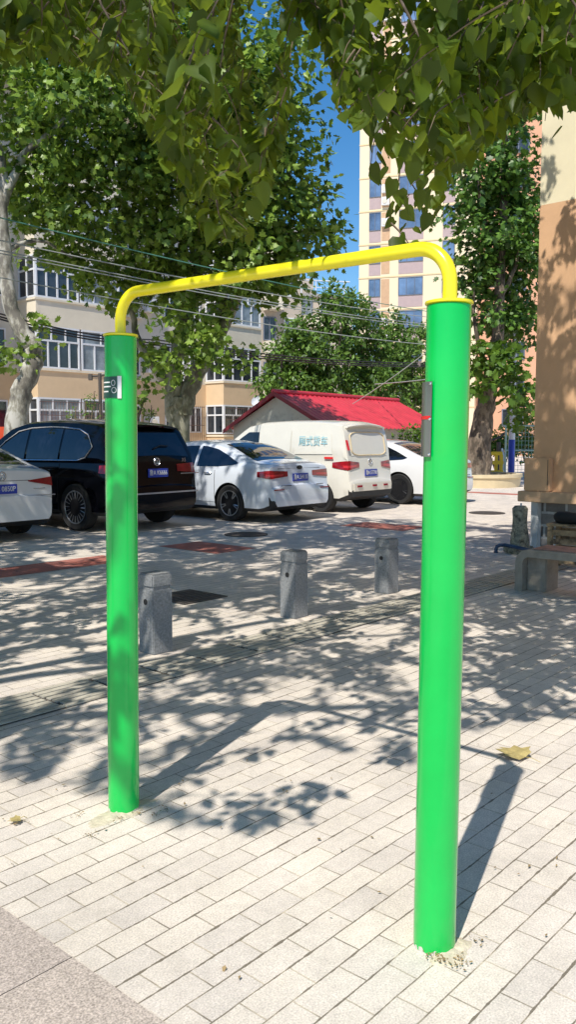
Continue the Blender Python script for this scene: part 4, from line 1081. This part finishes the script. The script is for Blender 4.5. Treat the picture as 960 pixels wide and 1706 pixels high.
fa = at(842, 795, 31.0); o = empty('mesh_fence', (fa.x, 31.0, 0), R(-8), 'pale green metal framed mesh fence panel behind the blue post', 'fence')
for x_ in (0, 1.35, 2.7):
    mb = MB(); mb.tube([(x_, 0, 0), (x_, 0, 1.98)], .035, 8); mb.build('post', 'palegreen', o)
for z_ in (.1, 1.05, 1.95):
    mb = MB(); mb.tube([(0, 0, z_), (2.7, 0, z_)], .028, 8); mb.build('rail', 'palegreen', o)
mb = MB()
for x_ in np.arange(.1, 2.7, .12): mb.tube([(x_, .01, .1), (x_, .01, 1.95)], .006, 4)
for z_ in np.arange(.2, 1.95, .15): mb.tube([(0, .01, z_), (2.7, .01, z_)], .006, 4)
mb.build('wire_mesh', 'palegreen', o)

# lamp / utility post by the low block, red board at the far left
g = at(168, 735, 27); o = empty('utility_post', (g.x, 27, 0), 0, 'thin dark post with a short crossarm beside the farther green post top', 'post')
zt = at(168, 622, 27).z
mb = MB(); mb.tube([(0, 0, 0), (0, 0, zt)], .055, 10); mb.build('pole', 'iron', o, 50)
mb = MB(); mb.tube([(-.32, 0, zt - .10), (.45, 0, zt - .02)], .035, 8); mb.build('crossarm', 'iron', o, 50)
mb = MB(); mb.box(-.36, -.24, -.06, .06, zt - .22, zt - .02); mb.build('fitting', 'iron', o, bevel=.01)
g = at(2, 735, 20); o = empty('red_board', (g.x - .25, 20, 0), R(10), 'orange red board standing beside the pale tree trunk', 'board')
mb = MB(); mb.box(-.5, .38, -.02, .02, .5, at(2, 711, 20).z); mb.build('panel', 'orangered', o, bevel=.005)
for x_ in (-.4, .25):
    mb = MB(); mb.box(x_, x_ + .05, .022, .06, 0, 1.5); mb.build('leg', 'iron', o)

# ------------------------------------------------------------------ wires
def wire(p0, p1, r, m, sag, label, group):
    pts = []
    for i in range(25):
        t = i / 24; p = p0.lerp(p1, t); p.z -= sag * 4 * t * (1 - t); pts.append(p)
    c = pts[0].copy(); mb = MB(); mb.tube([p - c for p in pts], r, 5)
    o = mb.build('overhead_wire', m, None, 50, loc=c, label=label, cat='wire', group=group)
GP = 'pale overhead wires across the trees'
wl_ = 'thin pale overhead wire crossing in front of the tree crowns'
wire(at(-40, 353, 12), at(720, 520, 25), .010, 'wireg', .10, 'topmost green overhead wire crossing the left tree crown', GP)
for (y0, y1, m_) in ((392, 533, 'wirew'), (409, 545, 'wirew'), (414, 549, 'wirew'), (455, 578, 'wirew')):
    wire(at(-40, y0, 12.2), at(760, y1, 25.5), .010, m_, .14, wl_, GP)
GB = 'black cable bundles in front of the low block'
for dy in (0, 5, 9):
    wire(at(-40, 511 + dy, 19.5), at(260, 566 + dy, 27), .022, 'wireb', .18, 'thick black cable bundle hung from the pale trunk past the balconies', GB)
    wire(at(260, 566 + dy, 27), at(760, 604 + dy * .6, 36), .022, 'wireb', .25, 'thick black cable bundle hung in front of the trees above the red roof', GB)
wire(at(625, 640, 30), at(745, 628, 22), .016, 'wirew', .02, 'pale slack cable running above the red roof to behind the nearer post', 'pale cables over the red roof')
wire(at(560, 690, 29), at(745, 560, 26), .014, 'wirew', .10, 'pale slanting cable rising over the red roof', 'pale cables over the red roof')

# ------------------------------------------------------------------ trees
def L_(px, py, Y, rp): return (at(px, py, Y), rp / FPX * Y)
def tree(name, base, label, limbs, lobes, lm, tpl, ls, dens, bark, group=None, clump=.35, per=14, zext=0.0):
    o = empty(name, (base.x, base.y, 0), 0, label, 'tree', group)
    inv = Vector(o.location); mb = MB()
    for (pts, r0, r1) in limbs: limb(mb, [Vector(p) - inv for p in pts], r0, r1, 12)
    mb.build('trunk', bark, o, 80)
    P, A_, N_, S_ = lobe_leaves(lobes, ls, dens, clump, per)
    leaves('crown', tpl, P - np.array(inv), A_, N_, S_, lm, o)
    return o
# pale plane tree at the far left
Y = 18.5; b_ = at(22, 735, Y); b0 = Vector((b_.x, Y, 0))
limbs = [([b0, at(28, 700, Y), at(36, 650, Y), at(52, 612, Y), at(57, 585, Y), at(38, 555, Y), at(18, 515, Y), at(8, 460, Y), at(6, 390, Y), at(2, 300, Y), at(-10, 220, Y)], .27, .11),
         ([at(4, 340, Y), at(40, 260, Y), at(110, 200, Y), at(190, 140, Y)], .12, .03), ([at(0, 300, Y), at(-40, 200, Y), at(-60, 80, Y)], .11, .03),
         ([at(6, 420, Y), at(60, 400, Y + .6), at(120, 430, Y + 1)], .07, .02)]
lobes = [L_(40, 190, 19, 125), L_(150, 150, 18, 120), L_(20, 60, 19, 130), L_(120, 40, 19.5, 130), L_(100, 290, 19, 95), L_(170, 340, 19.5, 110), L_(80, 400, 20, 60), L_(150, 450, 20.5, 62), L_(40, 330, 20, 60), L_(220, 230, 19, 110), L_(20, 600, 18.6, 32), L_(35, 590, 18.3, 22), L_(75, 545, 18.8, 20)]
tree('plane_tree', b0, 'pale barked plane tree with a crooked trunk behind the black SUV', limbs, lobes, 'leaf_plane', 'lobed', .15, 5.2, 'bark', 'plane trees over the parking lot')
# plane tree in the middle
Y = 21.5; b_ = at(296, 735, Y); b0 = Vector((b_.x, Y, 0))
limbs = [([b0, at(298, 700, Y), at(300, 665, Y)], .31, .26),
         ([at(290, 700, Y), at(282, 640, Y), at(255, 610, Y), at(232, 570, Y), at(218, 520, Y), at(210, 470, Y)], .20, .05),
         ([at(292, 680, Y), at(290, 620, Y), at(300, 560, Y), at(318, 510, Y), at(335, 420, Y), at(330, 330, Y)], .26, .08),
         ([at(303, 690, Y), at(318, 640, Y), at(345, 590, Y), at(372, 540, Y), at(400, 480, Y), at(440, 400, Y), at(460, 300, Y)], .28, .07),
         ([at(318, 510, Y), at(290, 440, Y), at(270, 350, Y), at(280, 250, Y)], .14, .04), ([at(372, 540, Y), at(372, 470, Y), at(385, 380, Y), at(380, 260, Y)], .15, .04),
         ([at(400, 480, Y), at(470, 430, Y), at(530, 400, Y)], .08, .02)]
lobes = [L_(300, 180, 19.7, 130), L_(330, 330, 20.2, 120), L_(420, 230, 19.7, 120), L_(440, 360, 20.2, 105), L_(495, 415, 20.7, 62), L_(260, 420, 21.2, 85), L_(390, 455, 20.7, 75), L_(500, 310, 20.7, 48), L_(420, 100, 19.2, 110), L_(300, 480, 21.2, 55), L_(460, 470, 21.2, 45), L_(540, 395, 20.7, 32), L_(350, 520, 20.9, 42), L_(285, 600, 19.6, 26), L_(328, 615, 19.6, 22), L_(352, 565, 19.4, 34), L_(300, 545, 19.4, 34), L_(245, 585, 20.7, 26), L_(395, 600, 20.9, 26), L_(205, 470, 21.2, 50), L_(310, 60, 19.7, 110), L_(330, 570, 20.7, 24), L_(250, 640, 20.7, 18), L_(530, 330, 20.7, 24)]
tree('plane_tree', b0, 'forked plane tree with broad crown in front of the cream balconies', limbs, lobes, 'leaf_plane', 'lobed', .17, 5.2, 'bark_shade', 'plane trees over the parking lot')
# tall tree on the right in the planter
Y = 26.5; b0 = Vector((pc.x - .08, Y, .3))
limbs = [([b0, at(797, 745, Y), at(806, 690, Y), at(818, 640, Y), at(828, 580, Y), at(832, 500, Y), at(838, 380, Y), at(842, 250, Y), at(840, 150, Y)], .36, .08),
         ([b0 + Vector((.35, -.1, 0)), at(812, 740, Y), at(817, 690, Y), at(822, 650, Y)], .15, .14),
         ([at(818, 640, Y), at(795, 560, Y), at(790, 480, Y)], .12, .03), ([at(832, 500, Y), at(860, 440, Y), at(872, 380, Y)], .10, .03), ([at(836, 420, Y), at(805, 360, Y), at(795, 290, Y)], .10, .03)]
lobes = [L_(835, 180, Y, 80), L_(815, 290, Y, 75), L_(830, 385, Y, 75), L_(850, 330, Y + .5, 70), L_(860, 440, Y + .5, 70), L_(795, 455, Y, 48), L_(830, 520, Y + .4, 55), L_(790, 370, Y, 34), L_(870, 540, Y + 1, 48), L_(840, 80, Y, 80)]
rt = tree('street_tree', b0, 'tall narrow dark tree with a leaning trunk growing in the round planter', limbs, lobes, 'leaf_dark', 'lobed', .18, 5.0, 'barkd')
P, A_, N_, S_ = lobe_leaves([L_(812, 600, Y - 1, 40), L_(845, 610, Y - .6, 36), L_(790, 645, Y - 1, 26), L_(865, 655, Y, 30), L_(860, 690, Y + .3, 24), L_(835, 640, Y - 1, 26), L_(790, 590, Y - .5, 30)], .22, 3.4, .35, 12)
o = leaves('lower_foliage', 'lobed', P - np.array(rt.location), A_, N_, S_, 'leaf_bright', rt); o['label'] = 'bright green lower leaves'
# background trees behind the shed
BT = [((470, 735, 36), [(470, 590, 38), (455, 640, 36), (490, 640, 40), (465, 680, 36)], 'dark bushy tree close to the right end of the cream balconies'),
      ((540, 735, 37), [(520, 560, 50), (550, 520, 45), (500, 600, 45), (545, 600, 55), (520, 650, 50), (575, 505, 30)], 'feathery light green tree in the middle behind the red roof'),
      ((610, 735, 39), [(600, 560, 45), (620, 600, 50), (590, 640, 50), (640, 640, 50), (610, 520, 28)], 'rounded green tree right of the feathery one behind the red roof'),
      ((680, 735, 41), [(670, 590, 48), (700, 620, 45), (650, 620, 45), (690, 560, 34), (690, 660, 45), (660, 535, 20)], 'green tree behind the nearer post and the end of the red roof')]
for (bp_, lb, lab) in BT:
    Yb = bp_[2]; b_ = at(bp_[0], 735, Yb); b0 = Vector((b_.x, Yb, 0))
    lims = [([b0, b0 + Vector((.1, 0, 1.6)), at(lb[0][0], lb[0][1], Yb)], .16, .05)] + [([b0 + Vector((0, 0, 1.2)), at(l[0], l[1] + 10, Yb)], .08, .02) for l in lb[1:]]
    tree('background_tree', b0, lab, lims, [L_(l[0], l[1], Yb + random.uniform(-.8, .8), l[2]) for l in lb], 'leaf_fine', 'rhomb', .24, 2.6, 'barkd', 'trees behind the shed', .3, 22)
# shrubs
def shrub(px, py, Y, lb, lab, lm='leaf_bright', ls=.14, dens=3.2, nstem=6, name='shrub', tpl='rhomb'):
    b_ = at(px, py, Y); b0 = Vector((b_.x, Y, 0)); o = empty(name, b0, 0, lab, 'shrub')
    mb = MB()
    for l in lb: limb(mb, [Vector((random.uniform(-.1, .1), random.uniform(-.1, .1), 0)), at(l[0], l[1], Y) - b0 - Vector((0, 0, .1)), at(l[0], l[1], Y) - b0 + Vector((.05, 0, .25))], .03, .008, 6)
    mb.build('stem', 'twig', o)
    P, A_, N_, S_ = lobe_leaves([L_(l[0], l[1], Y, l[2]) for l in lb], ls, dens, .16, 14); leaves('foliage', tpl, P - np.array(b0), A_, N_, S_, lm, o)
shrub(686, 740, 25.5, [(686, 722, 17), (672, 730, 12), (700, 728, 13)], 'small bright green bush at the end of the red roofed shed')
shrub(835, 745, 34, [(830, 735, 24), (850, 745, 22), (810, 735, 22), (815, 750, 16)], 'green shrub behind the yellow barrier')
shrub(880, 745, 35, [(872, 740, 26), (895, 735, 26), (862, 715, 24), (880, 690, 26)], 'green shrub behind the mesh fence')
shrub(135, 735, 26.5, [(140, 680, 16), (155, 665, 14), (125, 690, 14), (165, 690, 14)], 'sparse pale shrub in front of the tan balcony', 'leaf_fine', .10, .35)
shrub(208, 735, 24.5, [(238, 660, 12), (250, 690, 10), (232, 675, 10)], 'dark small shrub right of the farther green post', 'leaf_plane', .12, .8)

# ------------------------------------------------------------------ overhanging tree (trunk out of the picture to the left)
YL = [(-400, 120), (0, 118), (100, 112), (200, 140), (250, 250), (300, 360), (350, 415), (420, 420), (462, 300), (500, 200), (545, 215), (585, 300), (610, 385), (680, 440), (720, 395), (760, 300), (800, 262), (860, 225), (900, 205), (930, 290), (960, 260), (1500, 300)]
SHB = [(-3000, 1250), (-400, 1290), (0, 1300), (100, 1318), (200, 1350), (260, 1385), (400, 1395), (500, 1375), (630, 1390), (655, 1300), (760, 1235), (850, 1205), (960, 1195), (3000, 1150)]
SHT = [(-3000, 800), (480, 822), (540, 858), (700, 866), (800, 868), (900, 868), (3000, 868)]
def allowed(p, margin=0.0):
    q = proj(*p)
    if q and -60 < q[0] < 1020 and q[1] > -60:
        if q[1] > interp(YL, q[0]) - margin: return False
        e = ((q[0] - 548) / 62) ** 2 + ((q[1] - 340) / 150) ** 2
        if e < 1 and random.random() < .985: return False
        e = ((q[0] - 650) / 85) ** 2 + ((q[1] - 290) / 130) ** 2
        if e < 1 and random.random() < .38: return False
        e = ((q[0] - 925) / 60) ** 2 + ((q[1] - 230) / 90) ** 2
        if e < 1 and random.random() < .6: return False
        e = ((q[0] - 520) / 40) ** 2 + ((q[1] - 130) / 75) ** 2
        if e < 1 and random.random() < .7: return False
        e = ((q[0] - 440) / 26) ** 2 + ((q[1] - 50) / 70) ** 2
        if e < 1 and random.random() < .9: return False
    s = (p[0] + .295 * p[2], p[1] + .695 * p[2])
    k = proj(s[0], s[1], 0)
    if k is None: return False
    if k[1] > interp(SHB, k[0]): return False
    if k[1] < interp(SHT, k[0]): return False
    return True
TB = Vector((-4.6, 1.2, 0))
ot = empty('overhanging_tree', TB, 0, 'broad leaved tree whose drooping branches hang across the top of the picture', 'tree')
LP, LA, LN, LS_ = [], [], [], []
tw_ = MB()
def spray(p, d, n, step, ls, thick=.004, gap=0.0):
    """A drooping twig with leaves set along both sides; it stops where the crown ends."""
    pts = [Vector(p)]; q = Vector(p); d = Vector(d).normalized(); cnt = 0; mg = random.expovariate(1 / 55)
    for i in range(n):
        d = (d + Vector((random.gauss(0, .10), random.gauss(0, .10), -.07 + random.gauss(0, .05)))).normalized()
        q = q + d * step
        if not allowed(q, mg): break
        pts.append(q.copy())
        for sd in (-1, 1):
            if random.random() < .12: continue
            side = d.cross(Vector((0, 0, 1))); side = side.normalized() if side.length > .05 else Vector((1, 0, 0))
            ax = side * sd * random.uniform(.5, 1) + d * random.uniform(.1, .6) + Vector((random.gauss(0, .25), random.gauss(0, .25), -random.uniform(.15, 1.1)))
            ax.normalize()
            lp = q + ax * random.uniform(.02, .05)
            tip = lp + ax * ls
            if not allowed(tip): continue
            nm = Vector((random.gauss(0, .45), random.gauss(0, .45), 1.0)); 
            LP.append(lp); LA.append(ax); LN.append(nm); LS_.append(ls * random.uniform(.6, 1.2)); cnt += 1
    if len(pts) > 2 and cnt > 2:
        tw_.tube([x - TB for x in pts], [thick * (1 - .7 * i / len(pts)) for i in range(len(pts))], 4)
    return cnt
targets = []
tries = 0; made = 0
while made < 6800 and tries < 60000:
    tries += 1
    H = random.uniform(2.9, 6.6) if random.random() < .75 else random.uniform(2.4, 3.6)
    sx = random.uniform(-9, 6.5); sy = 3.2 + 15.5 * random.random() if random.random() < .6 else random.uniform(8, 16)
    if sy > 8: H = random.uniform(4.5, 8.8)
    if sx > 4.6 and H > 6.6: continue
    p = (sx - .295 * H, sy - .695 * H, H)
    if not allowed(p): continue
    nz = .6 * noise.noise((sx * .62, sy * .50, 1.3)) + .9 * noise.noise((sx * 2.1, sy * 1.5, 7.7))
    if nz < -.03 + (.03 if sy < 5.5 else -.12): continue
    q = proj(*p)
    if q and 0 < q[0] < 960 and 0 < q[1] and p[1] < 5 and q[0] < 230: continue
    if q and -30 < q[0] < 990 and q[1] > -30 and (random.random() < .72 or noise.noise((p[0] * 1.6, p[1] * 1.1, p[2] * 1.6)) < -.05): continue
    a = random.uniform(0, 2 * pi)
    c_ = spray(p, (math.cos(a), math.sin(a), random.uniform(-.5, .15)), random.randint(10, 20), .045, .088)
    if c_ > 5:
        made += 1
        if made % 20 == 0: targets.append(Vector(p))
# the part of the crown that dapples the end wall
wl_n = 0; tries = 0
while wl_n < 34 and tries < 6000:
    tries += 1
    t = random.uniform(-.2, 1.2); h = random.uniform(2.4, 6.5); z = random.uniform(.6, 4.5)
    p = (wc.x + .749 * t - .295 * h, wc.y - .663 * t - .695 * h, z + h)
    if p[2] < 4 or not allowed(p): continue
    if noise.noise((t * 2.6, z * 1.5, 4.2)) < -.02: continue
    a = random.uniform(0, 2 * pi)
    if spray(p, (math.cos(a), math.sin(a), random.uniform(-.5, .1)), random.randint(8, 14), .045, .088) > 4: wl_n += 1
# hanging sprays that show in the upper part of the view
vis = 0; tries = 0
while vis < 330 and tries < 9000:
    tries += 1
    px = random.uniform(200, 990) if random.random() < .85 else random.uniform(-20, 250); yl = interp(YL, px)
    py = yl - random.uniform(40, 330) if px > 220 else random.uniform(-60, yl - 20)
    if py < -80: continue
    Yd = random.uniform(3.0, 5.4) if px > 560 else random.uniform(3.4, 7.0)
    p = at(px, py, Yd)
    if not allowed(p): continue
    # looser where plane crowns show through
    if 200 < px < 500 and random.random() < .45: continue
    a = random.uniform(0, 2 * pi)
    c_ = spray(p, (math.cos(a) * .6, math.sin(a) * .6, random.uniform(-1.0, -.2)), random.randint(6, 14), .042, .082)
    if c_ > 4:
        vis += 1
        if vis % 10 == 0: targets.append(Vector(p))
LP = np.array(LP); 
leaves('crown', 'heart', LP - np.array(TB), np.array(LA), np.array(LN), np.array(LS_), 'leaf_near', ot)
# trunk and limbs
lm_ = MB(); fork = Vector((-4.35, 1.5, 3.0))
limb(lm_, [TB, TB + Vector((.05, .1, 1.5)), fork], .21, .17, 12)
mains = []
for (x_, y_, z_) in ((-2.5, 4.5, 6.2), (.2, 6.5, 6.4), (2.4, 6.0, 5.8), (-.5, 2.5, 5.6), (-3.6, 7.5, 6.6), (-1.2, 9.5, 7.0), (-6.0, 5.0, 6.0), (.9, .8, 5.0)):
    e = Vector((x_, y_, z_)); m1 = fork.lerp(e, .35) + Vector((0, 0, .9)); m2 = fork.lerp(e, .7) + Vector((0, 0, .7))
    pts = [fork, m1, m2, e]; limb(lm_, [p - Vector((0, 0, 0)) for p in pts], .085, .018, 8, 5, .05); mains.append(wob_path(pts, 6, 0))
allp = [p for m_ in mains for p in m_[4:]]
for t in targets:
    s_ = min(allp, key=lambda p: (p - t).length + (0 if p.z > t.z - .3 else 3))
    if (s_ - t).length > 3.2: continue
    mid = s_.lerp(t, .5) + Vector((random.gauss(0, .12), random.gauss(0, .12), .15))
    limb(lm_, [s_, mid, t], .016, .005, 5, 4, .03)
lm_.v = [tuple(Vector(v) - TB) for v in lm_.v]
lm_.build('trunk', 'barkd', ot, 80)
tw_.build('twigs', 'twig', ot, recalc=False)
print('near leaves', len(LP), 'sprays', made, vis)
